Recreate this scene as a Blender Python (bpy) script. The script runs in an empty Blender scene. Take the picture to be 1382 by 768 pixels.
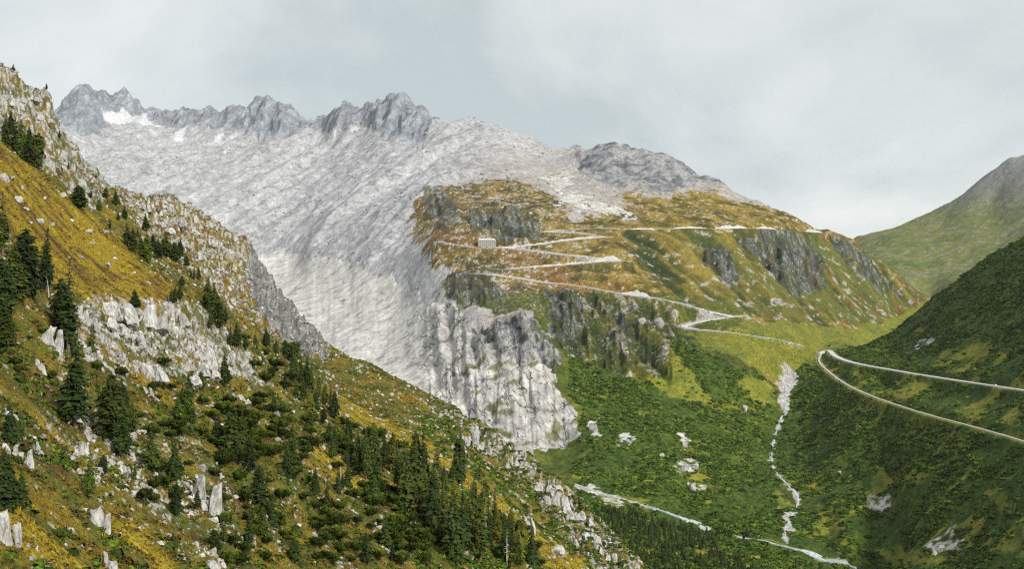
import bpy, bmesh, math, random
import numpy as np
from mathutils import Vector, Matrix, noise as mnoise

# ------------------------------------------------------------------ camera, sky, sun, exposure
SC = bpy.context.scene
COL = SC.collection
FPX, CU, CV = 1600.0, 691.0, 384.0          # focal length and centre in survey units
CAMZ = 330.0                                 # eye height above the valley datum
cam_d = bpy.data.cameras.new('camera'); cam = bpy.data.objects.new('camera', cam_d); COL.objects.link(cam)
cam_d.sensor_width = 36.0; cam_d.lens = 36.0 * FPX / 1382.0
cam_d.clip_start = 1.0; cam_d.clip_end = 60000.0
cam.location = (0, 0, CAMZ); cam.rotation_euler = (math.radians(90), 0, 0)
SC.camera = cam

SUN_DIR = Vector((0.52, -0.64, 0.53)).normalized()     # towards the sun
sun_d = bpy.data.lights.new('sun', 'SUN'); sun = bpy.data.objects.new('sun', sun_d); COL.objects.link(sun)
sun_d.energy = 1.5; sun_d.angle = math.radians(10); sun_d.color = (1.0, 0.95, 0.86)
sun.rotation_euler = SUN_DIR.to_track_quat('Z', 'Y').to_euler()
sun.location = (300, -200, 900)

W = bpy.data.worlds.new('World'); SC.world = W; W.use_nodes = True
nt = W.node_tree; nt.nodes.clear()
def N(t, ty, **kw):
    n = t.nodes.new(ty)
    for k, v in kw.items():
        setattr(n, k, v)
    return n
def mathn(t, op, a, b=None, clamp=False):
    n = N(t, 'ShaderNodeMath', operation=op, use_clamp=clamp)
    for i, q in enumerate((a, b)):
        if q is None: continue
        if isinstance(q, (int, float)): n.inputs[i].default_value = q
        else: t.links.new(q, n.inputs[i])
    return n.outputs[0]
def mixc(t, fac, a, b, blend='MIX'):
    n = N(t, 'ShaderNodeMix', data_type='RGBA', blend_type=blend)
    for sock, q in ((n.inputs[0], fac), (n.inputs[6], a), (n.inputs[7], b)):
        if isinstance(q, (int, float)): sock.default_value = q
        elif isinstance(q, tuple): sock.default_value = (*q, 1.0)
        else: t.links.new(q, sock)
    return n.outputs[2]
def noise_tex(t, vec, scale, detail=4.0, rough=0.55, dist=0.0):
    n = N(t, 'ShaderNodeTexNoise'); n.inputs['Scale'].default_value = scale
    n.inputs['Detail'].default_value = detail; n.inputs['Roughness'].default_value = rough
    n.inputs['Distortion'].default_value = dist
    if vec is not None: t.links.new(vec, n.inputs['Vector'])
    return n.outputs['Fac']
def maprange(t, v, a, b, c=0.0, d=1.0):
    n = N(t, 'ShaderNodeMapRange'); n.inputs[1].default_value = a; n.inputs[2].default_value = b
    n.inputs[3].default_value = c; n.inputs[4].default_value = d
    t.links.new(v, n.inputs[0]); return n.outputs[0]

sky = N(nt, 'ShaderNodeTexSky', sky_type='NISHITA', sun_disc=False)
sky.sun_elevation = math.asin(SUN_DIR.z); sky.sun_rotation = math.atan2(SUN_DIR.x, SUN_DIR.y)
sky.altitude = 2100; sky.air_density = 1.0; sky.dust_density = 2.0
tc = N(nt, 'ShaderNodeTexCoord')
sep = N(nt, 'ShaderNodeSeparateXYZ'); nt.links.new(tc.outputs['Generated'], sep.inputs[0])
zz = mathn(nt, 'MAXIMUM', sep.outputs[2], 0.0)
den = mathn(nt, 'ADD', zz, 0.42)
px = mathn(nt, 'DIVIDE', sep.outputs[0], den); py = mathn(nt, 'DIVIDE', sep.outputs[1], den)
cmb = N(nt, 'ShaderNodeCombineXYZ'); nt.links.new(px, cmb.inputs[0]); nt.links.new(py, cmb.inputs[1])
cmb.inputs[2].default_value = 3.1      # which stretch of the cloud deck drifts over
n1 = noise_tex(nt, cmb.outputs[0], 1.35, 8.0, 0.52, 0.45)
n2 = noise_tex(nt, cmb.outputs[0], 4.5, 7.0, 0.58, 0.3)
cl = mathn(nt, 'ADD', mathn(nt, 'MULTIPLY', n1, 0.82), mathn(nt, 'MULTIPLY', n2, 0.18))
cl = maprange(nt, cl, 0.38, 0.60)
cloud = mixc(nt, cl, (0.57, 0.635, 0.64), (0.97, 0.985, 0.96))
# a thick overcast, nearly even from horizon to zenith
vault = mathn(nt, 'ADD', mathn(nt, 'MULTIPLY', zz, 0.10), 1.0)
cloudb = mixc(nt, 1.0, cloud, vault, 'MULTIPLY')
bg1 = N(nt, 'ShaderNodeBackground'); bg1.inputs[1].default_value = 0.05; nt.links.new(sky.outputs[0], bg1.inputs[0])
bg2 = N(nt, 'ShaderNodeBackground'); bg2.inputs[1].default_value = 0.268; nt.links.new(cloudb, bg2.inputs[0])
mxs = N(nt, 'ShaderNodeMixShader'); mxs.inputs[0].default_value = 0.93
nt.links.new(bg1.outputs[0], mxs.inputs[1]); nt.links.new(bg2.outputs[0], mxs.inputs[2])
wo = N(nt, 'ShaderNodeOutputWorld'); nt.links.new(mxs.outputs[0], wo.inputs[0])

SC.view_settings.view_transform = 'Standard'; SC.view_settings.look = 'None'
SC.view_settings.gamma = 1.0; SC.view_settings.use_curve_mapping = False
SC.view_settings.exposure = 1.80
SC.render.engine = 'CYCLES'
SC.cycles.use_denoising = False
SC.cycles.max_bounces = 5; SC.cycles.diffuse_bounces = 3; SC.cycles.volume_bounces = 1
SC.cycles.transparent_max_bounces = 4
SC.cycles.pixel_filter_type = 'BLACKMAN_HARRIS'; SC.cycles.filter_width = 1.2

# ------------------------------------------------------------------ numeric helpers
RS = np.random.RandomState(7)
random.seed(7)
_perm = RS.permutation(256).astype(np.int64); _perm = np.concatenate([_perm, _perm, _perm])
_ang = RS.rand(256) * 2 * np.pi
_gx, _gy = np.cos(_ang).astype(np.float32), np.sin(_ang).astype(np.float32)
_g3 = RS.normal(size=(256, 3)).astype(np.float32); _g3 /= np.linalg.norm(_g3, axis=1, keepdims=True)
def gnoise(x, y, seed=0):
    x = np.asarray(x, np.float64) + seed * 17.31; y = np.asarray(y, np.float64) + seed * 9.73
    xf, yf = np.floor(x), np.floor(y); xi = xf.astype(np.int64) & 255; yi = yf.astype(np.int64) & 255
    fx, fy = (x - xf).astype(np.float32), (y - yf).astype(np.float32)
    def g(ix, iy, dx, dy):
        h = _perm[_perm[ix] + iy]; return _gx[h] * dx + _gy[h] * dy
    a = g(xi, yi, fx, fy); b = g(xi + 1, yi, fx - 1, fy)
    c = g(xi, yi + 1, fx, fy - 1); d = g(xi + 1, yi + 1, fx - 1, fy - 1)
    sx = fx * fx * fx * (fx * (fx * 6 - 15) + 10); sy = fy * fy * fy * (fy * (fy * 6 - 15) + 10)
    return 1.5 * (a + sx * (b - a) + sy * ((c + sx * (d - c)) - (a + sx * (b - a))))
def gnoise3(x, y, z, seed=0):
    out = 0
    x = x + seed * 13.7; y = y + seed * 7.9
    xf, yf, zf = np.floor(x), np.floor(y), np.floor(z)
    xi, yi, zi = [q.astype(np.int64) & 255 for q in (xf, yf, zf)]
    fx, fy, fz = [(p - q).astype(np.float32) for p, q in ((x, xf), (y, yf), (z, zf))]
    s = [f * f * f * (f * (f * 6 - 15) + 10) for f in (fx, fy, fz)]
    for i in (0, 1):
        wx = s[0] if i else 1 - s[0]
        for j in (0, 1):
            wy = s[1] if j else 1 - s[1]
            for k in (0, 1):
                wz = s[2] if k else 1 - s[2]
                g = _g3[_perm[_perm[_perm[xi + i] + yi + j] + zi + k]]
                out = out + wx * wy * wz * (g[..., 0] * (fx - i) + g[..., 1] * (fy - j) + g[..., 2] * (fz - k))
    return 1.3 * out
def fbm(x, y, lam, octs=4, seed=0, gain=0.5):
    o = 0; a = 1.0; t = 0
    for i in range(octs):
        o = o + a * gnoise(x / lam, y / lam, seed + i); t += a; a *= gain; lam *= 0.5
    return o / t * 1.4
def sstep(a, b, x):
    t = np.clip((x - a) / (b - a), 0, 1); return t * t * (3 - 2 * t)
def inpoly(U, V, poly):
    p = np.asarray(poly, float); m = np.zeros(U.shape, bool)
    bb = (U >= p[:, 0].min()) & (U <= p[:, 0].max()) & (V >= p[:, 1].min()) & (V <= p[:, 1].max())
    idx = np.nonzero(bb.ravel())[0]
    if len(idx) == 0: return m
    u = U.ravel()[idx]; v = V.ravel()[idx]; r = np.zeros(len(idx), bool)
    x0, y0 = p[-1]
    for x1, y1 in p:
        if y0 != y1:
            c = ((y1 > v) != (y0 > v)) & (u < (x0 - x1) * (v - y1) / (y0 - y1) + x1); r ^= c
        x0, y0 = x1, y1
    m.ravel()[idx] = r; return m
def polydist(U, V, line):
    d = np.full(U.shape, 1e9)
    for (x0, y0), (x1, y1) in zip(line[:-1], line[1:]):
        dx, dy = x1 - x0, y1 - y0; t = np.clip(((U - x0) * dx + (V - y0) * dy) / (dx * dx + dy * dy + 1e-9), 0, 1)
        d = np.minimum(d, np.hypot(U - x0 - t * dx, V - y0 - t * dy))
    return d

# ------------------------------------------------------------------ the lie of the land: surveyed points (bearing, elevation, distance)
RIDGE_NEAR = [(-700, -420, 560), (-300, -120, 590), (-150, -20, 600), (0, 92, 620), (20, 103, 622), (45, 120, 630), (64, 126, 640), (72, 150, 644), (82, 178, 648), (95, 195, 655),
    (110, 215, 665), (128, 240, 680), (140, 248, 690), (165, 264, 720), (200, 266, 770), (235, 275, 810), (260, 285, 830), (300, 308, 860), (335, 338, 880), (347, 350, 882), (360, 372, 880),
    (372, 392, 876), (385, 408, 870), (410, 436, 850), (432, 461, 830), (480, 488, 800), (560, 522, 760), (600, 549, 740), (640, 572, 720),
    (700, 612, 700), (745, 642, 680), (775, 668, 668), (800, 692, 655), (830, 725, 630), (870, 770, 600), (930, 850, 560), (1010, 960, 500), (1100, 1100, 420), (1400, 1500, 300), (2080, 2100, 250)]
RIDGE_GOLD = [(-300, -60, 350), (-100, 118, 385), (0, 194, 400), (50, 230, 410), (100, 268, 415), (150, 311, 415), (200, 360, 410), (246, 402, 400)]
SKYLINE_L = [(-700, 60, 5600), (-300, 90, 5600), (0, 135, 5600), (60, 170, 5600), (75, 150, 5600), (95, 131, 5650), (108, 121, 5700), (122, 120, 5800), (130, 126, 5820), (136, 124, 5850), (143, 122, 5900), (148, 130, 5900), (151, 138, 5900), (155, 132, 5950),
    (162, 127, 6000), (170, 123, 6000), (178, 132, 6000), (190, 145, 5950), (196, 154, 5900), (200, 150, 5850), (212, 147, 5800), (222, 144, 5750), (230, 149, 5700), (235, 157, 5650),
    (240, 152, 5650), (244, 146, 5600), (252, 153, 5600), (262, 147, 5600), (270, 150, 5550), (280, 140, 5550), (288, 149, 5500), (298, 153, 5500), (310, 145, 5450), (324, 142, 5450),
    (330, 149, 5400), (337, 140, 5400), (346, 135, 5350), (350, 141, 5350), (360, 131, 5300), (368, 133, 5300), (380, 140, 5250), (392, 147, 5200), (405, 160, 5100), (413, 168, 5000),
    (425, 167, 4950), (440, 160, 4900), (452, 145, 4850), (463, 136, 4800), (475, 146, 4780), (480, 149, 4770), (490, 143, 4750), (498, 138, 4740), (510, 142, 4700), (515, 145, 4700),
    (522, 133, 4680), (530, 128, 4650), (541, 121, 4600), (547, 127, 4590), (552, 124, 4580), (557, 129, 4570), (559, 137, 4560), (564, 137, 4550), (570, 147, 4520), (578, 153, 4500), (584, 164, 4480)]
SKYLINE_R = [(600, 165, 4420), (620, 168, 4380), (640, 163, 4350), (660, 166, 4300), (680, 172, 4250), (700, 178, 4200), (720, 187, 4160), (740, 199, 4120), (755, 205, 4080),
    (775, 197, 4020), (790, 203, 3980), (810, 198, 3940), (829, 192, 3900), (845, 199, 3880), (860, 202, 3860), (880, 205, 3820), (900, 212, 3780), (917, 218, 3740), (935, 233, 3700),
    (960, 242, 3650), (975, 242, 3620), (990, 256, 3600), (1010, 268, 3560), (1040, 282, 3520), (1070, 292, 3500), (1110, 311, 3470), (1155, 325, 3450), (1175, 342, 3470), (1190, 354, 3490),
    (1220, 379, 3540), (1248, 401, 3600)]
SKYLINE_FAR = [(1120, 345, 6400), (1160, 323, 6400), (1190, 313, 6350), (1220, 303, 6300), (1250, 290, 6250), (1280, 274, 6200), (1300, 262, 6150), (1312, 252, 6120), (1322, 243, 6100), (1335, 232, 6080), (1350, 222, 6060), (1362, 213, 6050), (1382, 211, 6000), (1450, 190, 5900), (1600, 180, 5800), (2080, 150, 5600)]
RIDGE_RIGHT = [(1165, 470, 2330), (1200, 449, 2300), (1230, 431, 2260), (1262, 402, 2200), (1300, 372, 2150), (1340, 346, 2100), (1382, 321, 2050), (1500, 262, 1900), (1700, 170, 1750), (2080, 20, 1600)]
ROAD_UP = [(1108, 478, 2260), (1113, 473, 2285), (1120, 473, 2270), (1126, 481, 2200), (1150, 490, 2060), (1200, 499, 1900), (1260, 509, 1730), (1320, 518, 1580), (1382, 527, 1440), (1450, 538, 1320), (1600, 570, 1100)]
ROAD_LOW = [(1108, 478, 2260), (1104, 487, 2200), (1112, 497, 2120), (1140, 519, 1930), (1180, 537, 1760), (1250, 560, 1560), (1320, 578, 1400), (1382, 596, 1280), (1450, 620, 1150), (1600, 690, 920)]
ROAD_Z1 = [(640, 369, 2300), (665, 371, 2296), (700, 376, 2290), (735, 382, 2285), (770, 384, 2280), (810, 391, 2274), (850, 399, 2268), (885, 402, 2262), (925, 411, 2255), (960, 421, 2250), (992, 427, 2250)]
ROAD_Z1B = [(992, 427, 2250), (970, 430, 2236), (945, 434, 2220), (924, 439, 2196), (922, 442, 2176), (940, 445, 2150), (958, 446, 2142), (985, 449, 2140), (1020, 454, 2150), (1060, 460, 2180), (1085, 469, 2215), (1106, 478, 2262)]
ROAD_Z2 = [(680, 364, 2350), (712, 361, 2362), (745, 359, 2372), (790, 355, 2385), (815, 353, 2392), (843, 352, 2400)]
ROAD_Z3 = [(843, 352, 2400), (815, 349, 2408), (776, 346, 2420), (735, 341, 2440), (700, 336, 2465), (668, 334, 2470)]
ROAD_Z4 = [(668, 334, 2470), (700, 333, 2486), (735, 329, 2510), (749, 326, 2525), (790, 322, 2550), (818, 320, 2565)]
ROAD_Z5 = [(818, 320, 2565), (790, 315, 2600), (760, 314, 2612), (729, 313, 2625)]
ROAD_Z6 = [(729, 313, 2625), (762, 310, 2650), (812, 308, 2680), (845, 310, 2690), (886, 310, 2715), (927, 308, 2750), (966, 309, 2790), (1010, 308, 2860), (1051, 310, 2950), (1085, 313, 3080), (1115, 315, 3230)]
ROAD_HOTEL = [(668, 334, 2470), (645, 335, 2462), (620, 331, 2468), (592, 326, 2475)]
ROAD_UPPER = [(622, 273, 2870), (645, 272, 2880), (668, 271, 2890), (700, 278, 2860)]
STREAM = [(1066, 503, 2130), (1058, 525, 2060), (1062, 548, 1990), (1050, 575, 1930), (1043, 600, 1840), (1040, 630, 1720), (1062, 655, 1620), (1080, 672, 1565), (1072, 692, 1500), (1058, 716, 1430), (1062, 735, 1400)]
RIVER = [(690, 612, 1640), (745, 640, 1580), (790, 662, 1500), (850, 678, 1480), (912, 697, 1450), (940, 708, 1430), (958, 718, 1402), (985, 722, 1385), (1030, 731, 1370), (1062, 738, 1365), (1090, 745, 1358), (1110, 756, 1344), (1150, 768, 1335), (1200, 790, 1300)]
PTS = [
 # near slope
 (-700, 300, 90), (-300, 600, 90), (-700, -200, 300), (-300, 150, 260), (-300, 400, 160), (-150, 300, 260), (-150, 600, 140), (-150, 768, 105),
 (0, 300, 330), (0, 400, 262), (0, 500, 205), (0, 600, 165), (0, 700, 130), (0, 768, 112), (0, 900, 82), (0, 1300, 40),
 (50, 330, 345), (60, 420, 280), (100, 345, 370), (105, 408, 318), (150, 360, 385), (200, 408, 372), (245, 402, 400), (112, 492, 272), (160, 480, 300), (215, 492, 322), (300, 495, 392), (330, 480, 440),
 (100, 560, 226), (100, 650, 180), (100, 768, 137), (200, 560, 268), (200, 650, 215), (200, 768, 166), (300, 560, 322), (300, 650, 252), (300, 768, 194),
 (400, 768, 236), (400, 650, 306), (400, 560, 430), (400, 500, 620), (280, 402, 480), (300, 385, 600), (300, 430, 470), (350, 425, 690), (380, 462, 720), (330, 450, 560), (270, 340, 700), (220, 320, 620), (180, 320, 560),
 (450, 520, 660), (450, 600, 430), (450, 680, 335), (450, 768, 276), (550, 768, 315), (550, 680, 395), (550, 600, 530), (550, 552, 660), (650, 768, 372), (650, 700, 440), (650, 640, 550), (650, 605, 650),
 (720, 768, 430), (720, 700, 545), (720, 655, 640), (790, 768, 510), (800, 722, 600), (20, 215, 540), (20, 160, 580), (60, 200, 570), (70, 238, 540), (100, 260, 560), (130, 285, 570),
 (300, 950, 130), (700, 1000, 200), (300, 1400, 40), (1000, 1300, 200), (691, 1500, 30), (1382, 1400, 200), (1382, 1500, 40), (2080, 1700, 60), (-700, 900, 30), (0, 1700, 15), (691, 1900, 12), (1382, 1900, 15),
 (1382, 950, 600), (1200, 900, 850), (1000, 880, 950), (2080, 900, 500), (1700, 800, 760),
 # behind the near ridge
 (60, 250, 450), (0, 215, 450), (150, 330, 460), (-300, 150, 900), (0, 300, 950), (0, 330, 1600), (100, 330, 950), (100, 370, 1700), (200, 370, 1100), (200, 400, 1900), (300, 430, 1150), (300, 450, 1900), (390, 530, 1100), (390, 520, 1800), (430, 510, 2200),
 (500, 600, 1050), (500, 560, 1800), (600, 650, 1000), (600, 620, 1500), (700, 700, 950), (700, 650, 1400), (780, 760, 900), (780, 690, 1250), (840, 820, 850), (870, 860, 860), (840, 740, 1180), (900, 790, 1080), (960, 790, 1150),
 (-300, 300, 2500), (0, 300, 3000), (100, 290, 3200),
 # valley floor and shrub slopes
 (830, 700, 1330), (880, 720, 1320), (900, 745, 1250), (960, 745, 1290), (1000, 768, 1230), (1060, 768, 1265), (1120, 775, 1300), (1000, 735, 1350), (1030, 720, 1410), (1000, 700, 1470), (1100, 735, 1400), (1120, 720, 1430),
 (1200, 770, 1235), (1150, 740, 1360), (1250, 750, 1200), (1280, 730, 1210), (1382, 770, 990), (1330, 740, 1120), (1382, 690, 1120), (1300, 700, 1240), (1200, 682, 1450), (1130, 695, 1455), (1230, 640, 1430), (1300, 650, 1300), (1200, 600, 1590), (1100, 640, 1640), (1090, 600, 1790), (1100, 560, 1900),
 (1090, 525, 2030), (1085, 505, 2120), (1450, 720, 1020), (1700, 760, 800),
 (800, 640, 1560), (800, 600, 1680), (850, 650, 1560), (900, 650, 1560), (900, 600, 1690), (1000, 680, 1530), (1000, 640, 1660), (1000, 600, 1790), (1020, 560, 1930), (950, 560, 1850), (900, 540, 1870), (850, 540, 1840), (800, 540, 1830), (800, 500, 1960), (950, 500, 1960), (1000, 520, 1970), (1030, 500, 2040), (1000, 480, 2040), (900, 480, 2010), (850, 480, 2010), (1040, 480, 2120), (1080, 480, 2190), (1075, 492, 2160),
 # granite and cliffs under the hotel
 (770, 595, 1715), (740, 610, 1690), (700, 585, 1730), (650, 575, 1760), (620, 560, 1830), (730, 530, 1800), (700, 500, 1870), (760, 545, 1790), (745, 480, 1940), (700, 440, 2010), (650, 470, 1980), (640, 520, 1880), (600, 510, 1960), (560, 500, 2080), (560, 520, 2000),
 (680, 400, 2180), (620, 400, 2200), (640, 430, 2080), (590, 420, 2220), (580, 380, 2380), (760, 430, 2060), (760, 400, 2200), (800, 425, 2130), (800, 460, 2040), (850, 440, 2150), (870, 425, 2190), (830, 410, 2230), (890, 437, 2180),
 (520, 480, 2220), (530, 450, 2330), (540, 430, 2390), (490, 450, 2390), (470, 470, 2320), (450, 440, 2540), (410, 410, 2760), (430, 390, 2830), (480, 400, 2630), (540, 400, 2490), (400, 360, 3250), (365, 350, 3400), (450, 365, 2930), (500, 350, 2760), (380, 380, 3120),
 (560, 345, 2560), (560, 310, 2800), (545, 285, 3000), (600, 300, 2650), (600, 340, 2450), (640, 345, 2430), (690, 345, 2430),
 (640, 318, 2530), (690, 320, 2520), (690, 292, 2640), (740, 300, 2700), (630, 285, 2780), (580, 262, 2960), (600, 245, 3120), (640, 245, 3120), (668, 262, 2960), (720, 260, 3000), (780, 285, 2850), (760, 255, 3150), (720, 235, 3300), (850, 290, 2900), (900, 290, 2950), (850, 265, 3150), (920, 265, 3200), (1000, 290, 3100), (980, 275, 3250), (1050, 296, 3250), (1100, 318, 3300),
 # steep grass face
 (870, 330, 2570), (870, 360, 2450), (900, 385, 2340), (950, 340, 2620), (950, 380, 2450), (970, 405, 2330), (1000, 330, 2760), (1000, 370, 2590), (1020, 410, 2440), (1040, 438, 2290), (1050, 340, 2860), (1050, 380, 2680), (1070, 420, 2520), (1080, 445, 2350), (1100, 350, 3020), (1100, 390, 2840), (1120, 420, 2700), (1120, 445, 2560), (1150, 355, 3180), (1150, 390, 3020), (1160, 425, 2850), (1190, 400, 3180), (1200, 425, 3050), (1110, 460, 2420), (1150, 455, 2520), (1170, 445, 2800), (1210, 430, 3200),
 (800, 345, 2440), (760, 350, 2410), (800, 335, 2480), (760, 335, 2480), (720, 325, 2540), (770, 320, 2575), (770, 372, 2330), (820, 375, 2330), (850, 378, 2330), (700, 355, 2390), (650, 358, 2370), (720, 370, 2320),
 # central mountain face
 (600, 215, 3700), (560, 240, 3500), (530, 260, 3350), (560, 200, 4000), (520, 180, 4300), (540, 160, 4400), (640, 205, 3750), (690, 215, 3650), (720, 210, 3850), (760, 225, 3700), (740, 245, 3350), (800, 225, 3650), (820, 245, 3400), (860, 235, 3500), (900, 250, 3350), (800, 265, 3100), (860, 215, 3700), (940, 262, 3350),
 (480, 200, 4400), (440, 190, 4650), (500, 230, 3900), (480, 270, 3460), (450, 300, 3320), (500, 310, 3020), (420, 330, 3230), (380, 320, 3600), (340, 310, 3750), (300, 290, 3950), (300, 320, 3700), (400, 250, 4150), (400, 210, 4500), (350, 230, 4350), (300, 250, 4250), (250, 265, 4200), (200, 260, 4250), (160, 240, 4400), (120, 210, 4700), (100, 185, 5000),
 (150, 200, 4850), (200, 215, 4650), (250, 220, 4600), (300, 210, 4700), (140, 165, 5450), (115, 175, 5300), (100, 160, 5400), (165, 152, 5750), (190, 168, 5500), (215, 178, 5350), (250, 185, 5200), (225, 165, 5550), (260, 170, 5400), (300, 180, 5150), (330, 185, 5000), (360, 170, 5050), (400, 182, 4800), (460, 165, 4650), (490, 165, 4600),
 # far right valley and mountain
 (1250, 405, 3900), (1280, 385, 4200), (1300, 365, 4500), (1230, 385, 4300), (1200, 360, 4800), (1250, 360, 4800), (1180, 345, 5200), (1230, 330, 5300), (1300, 330, 5100), (1300, 300, 5500), (1350, 330, 4900), (1382, 300, 5100), (1340, 270, 5700), (1382, 250, 5600), (1270, 305, 5700), (1350, 250, 5800), (1450, 300, 4700), (1450, 360, 3600), (1340, 380, 3300), (1290, 410, 3200), (1230, 450, 2700), (1600, 260, 4300),
 (1700, 300, 2600), (1500, 400, 2600), (1430, 340, 2400),
 (1250, 452, 2080), (1320, 432, 1880), (1320, 395, 2000), (1382, 420, 1740), (1382, 370, 1880), (1250, 480, 1930), (1320, 480, 1720), (1382, 480, 1570), (1200, 478, 2080), (1200, 520, 1870), (1260, 535, 1640), (1320, 548, 1490), (1382, 560, 1350), (1450, 460, 1460), (1600, 450, 1250), (1600, 330, 1500), (1140, 505, 2020),
]
ROADS = dict(ROAD_UP=ROAD_UP, ROAD_LOW=ROAD_LOW, ROAD_Z1=ROAD_Z1, ROAD_Z1B=ROAD_Z1B, ROAD_Z2=ROAD_Z2, ROAD_Z3=ROAD_Z3, ROAD_Z4=ROAD_Z4, ROAD_Z5=ROAD_Z5, ROAD_Z6=ROAD_Z6, ROAD_HOTEL=ROAD_HOTEL, ROAD_UPPER=ROAD_UPPER)
def densify(line, step):
    out = []
    for a, b in zip(line[:-1], line[1:]):
        n = max(1, int(math.hypot(b[0] - a[0], b[1] - a[1]) / step))
        for i in range(n):
            t = i / n; out.append((a[0] + (b[0] - a[0]) * t, a[1] + (b[1] - a[1]) * t, math.exp(math.log(a[2]) * (1 - t) + math.log(b[2]) * t)))
    out.append(tuple(line[-1])); return out
nodes = []
for L, st in ((RIDGE_NEAR, 18), (RIDGE_GOLD, 22), (SKYLINE_L, 12), (SKYLINE_R, 14), (SKYLINE_FAR, 22), (RIDGE_RIGHT, 20), (STREAM, 18), (RIVER, 25)):
    nodes += densify(L, st)
for k, L in ROADS.items(): nodes += densify(L, 20)
# the ground falls away behind each skyline
for L, dv, ky in ((SKYLINE_L, 70, 1.12), (SKYLINE_R, 60, 1.12), (SKYLINE_FAR, 60, 1.15)):
    nodes += [(u, v + dv, Y * ky) for u, v, Y in L[::2]] + [(u, v + dv * 2.0, Y * 1.4) for u, v, Y in L[::3] if u < 1100 or Y > 5000]
nodes += [(u, v + 45, Y * 1.10) for u, v, Y in densify(RIDGE_NEAR[4:33], 30)]
nodes += [(u, v + 25, Y * 1.10) for u, v, Y in densify(RIDGE_RIGHT, 40)]
nodes += PTS
nodes = np.array(nodes, float)
key = np.round(np.c_[nodes[:, 0] / 4, np.log(nodes[:, 2]) * 60]).astype(int)
_, ui = np.unique(key, axis=0, return_index=True); nodes = nodes[np.sort(ui)]
KU, KS = 1 / 100.0, 5.0
AX = np.c_[nodes[:, 0] * KU, np.log(nodes[:, 2]) * KS]; BV = nodes[:, 1]
BETA = 1.25
def kern(A, B):
    r2 = ((A[:, None, :] - B[None]) ** 2).sum(-1); return r2 ** (BETA / 2)
n = len(AX)
M = np.zeros((n + 3, n + 3)); M[:n, :n] = -kern(AX, AX) + np.eye(n) * 0.0015
M[:n, n] = 1; M[:n, n + 1:] = AX; M[n, :n] = 1; M[n + 1:, :n] = AX.T
sol = np.linalg.solve(M, np.r_[BV, 0, 0, 0])
gu = np.concatenate([np.arange(-700, -60, 40), np.arange(-60, 1442, 3.2), np.arange(1442, 2090, 40)])
gs = np.concatenate([np.arange(math.log(a_), math.log(b_), st_) for a_, b_, st_ in ((11, 100, .06), (100, 500, .022), (500, 900, .011), (900, 1500, .02), (1500, 3600, .011), (3600, 6500, .006), (6500, 9700, .035))])
GU, GS = np.meshgrid(gu, gs)
Q = np.c_[GU.ravel() * KU, GS.ravel() * KS].astype(np.float32); AX32 = AX.astype(np.float32)
GV = np.empty(len(Q))
for i in range(0, len(Q), 4000):
    q = Q[i:i + 4000]; r2_ = np.maximum((q[:, None, 0] - AX32[None, :, 0]) ** 2 + (q[:, None, 1] - AX32[None, :, 1]) ** 2, 1e-12); GV[i:i + 4000] = -np.exp(np.log(r2_) * np.float32(BETA / 2)).astype(float) @ sol[:n] + sol[n] + q @ sol[n + 1:]
GV = GV.reshape(GU.shape)

# fine sampling: narrow spacing inside the view, wide outside
fu = np.concatenate([np.arange(-700, -60, 14), np.arange(-60, 1442, 1.6), np.arange(1442, 2090, 14)])
fs = np.log(np.concatenate([np.geomspace(11, 100, 14)[:-1], np.geomspace(100, 900, 430)[:-1], np.geomspace(900, 1180, 30)[:-1], np.geomspace(1180, 6600, 760)[:-1], np.geomspace(6600, 9400, 14)]))
FU, FS = np.meshgrid(fu, fs)
def bil(u, s):
    iu = np.clip(np.searchsorted(gu, u) - 1, 0, len(gu) - 2); jf = np.clip(np.searchsorted(gs, s) - 1, 0, len(gs) - 2); b = np.clip((s - gs[jf]) / (gs[jf + 1] - gs[jf]), 0, 1)
    a = (u - gu[iu]) / (gu[iu + 1] - gu[iu])
    return (GV[jf, iu] * (1 - a) + GV[jf, iu + 1] * a) * (1 - b) + (GV[jf + 1, iu] * (1 - a) + GV[jf + 1, iu + 1] * a) * b
FV = bil(FU, FS)
Yw = np.exp(FS); Xw = (FU - CU) / FPX * Yw; Zw = (CV - FV) / FPX * Yw + CAMZ
# which landform a place belongs to
nr = np.array(RIDGE_NEAR); near_lim = np.interp(FU, nr[:, 0], nr[:, 2])
NEAR = Yw < near_lim * 1.06

# ------------------------------------------------------------------ roads: survey lines to ground lines
def world(u, v, Y):
    return np.array([(u - CU) / FPX * Y, Y, (CV - v) / FPX * Y + CAMZ])
def smooth_line(line, step, passes=2):
    p = np.array([world(*q) for q in line])
    for _ in range(passes):                                   # corner cutting
        q = [p[0]]
        for a, b in zip(p[:-1], p[1:]): q += [a * .75 + b * .25, a * .25 + b * .75]
        q.append(p[-1]); p = np.array(q)
    d = np.r_[0, np.cumsum(np.linalg.norm(np.diff(p, axis=0), axis=1))]
    t = np.linspace(0, d[-1], max(2, int(d[-1] / step)))
    return np.stack([np.interp(t, d, p[:, i]) for i in range(3)], 1)
ROADP = {k: smooth_line(L, 6.0) for k, L in ROADS.items()}
RWID = dict(ROAD_UP=9.5, ROAD_LOW=3.6, ROAD_Z1=9.0, ROAD_Z1B=11.0, ROAD_Z2=11.5, ROAD_Z3=11.5, ROAD_Z4=11.5, ROAD_Z5=11.5, ROAD_Z6=6.5, ROAD_HOTEL=9.0, ROAD_UPPER=7.0)
RD = np.full(Xw.shape, 1e6); RZ = np.zeros(Xw.shape); Yrow = np.exp(fs)
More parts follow.
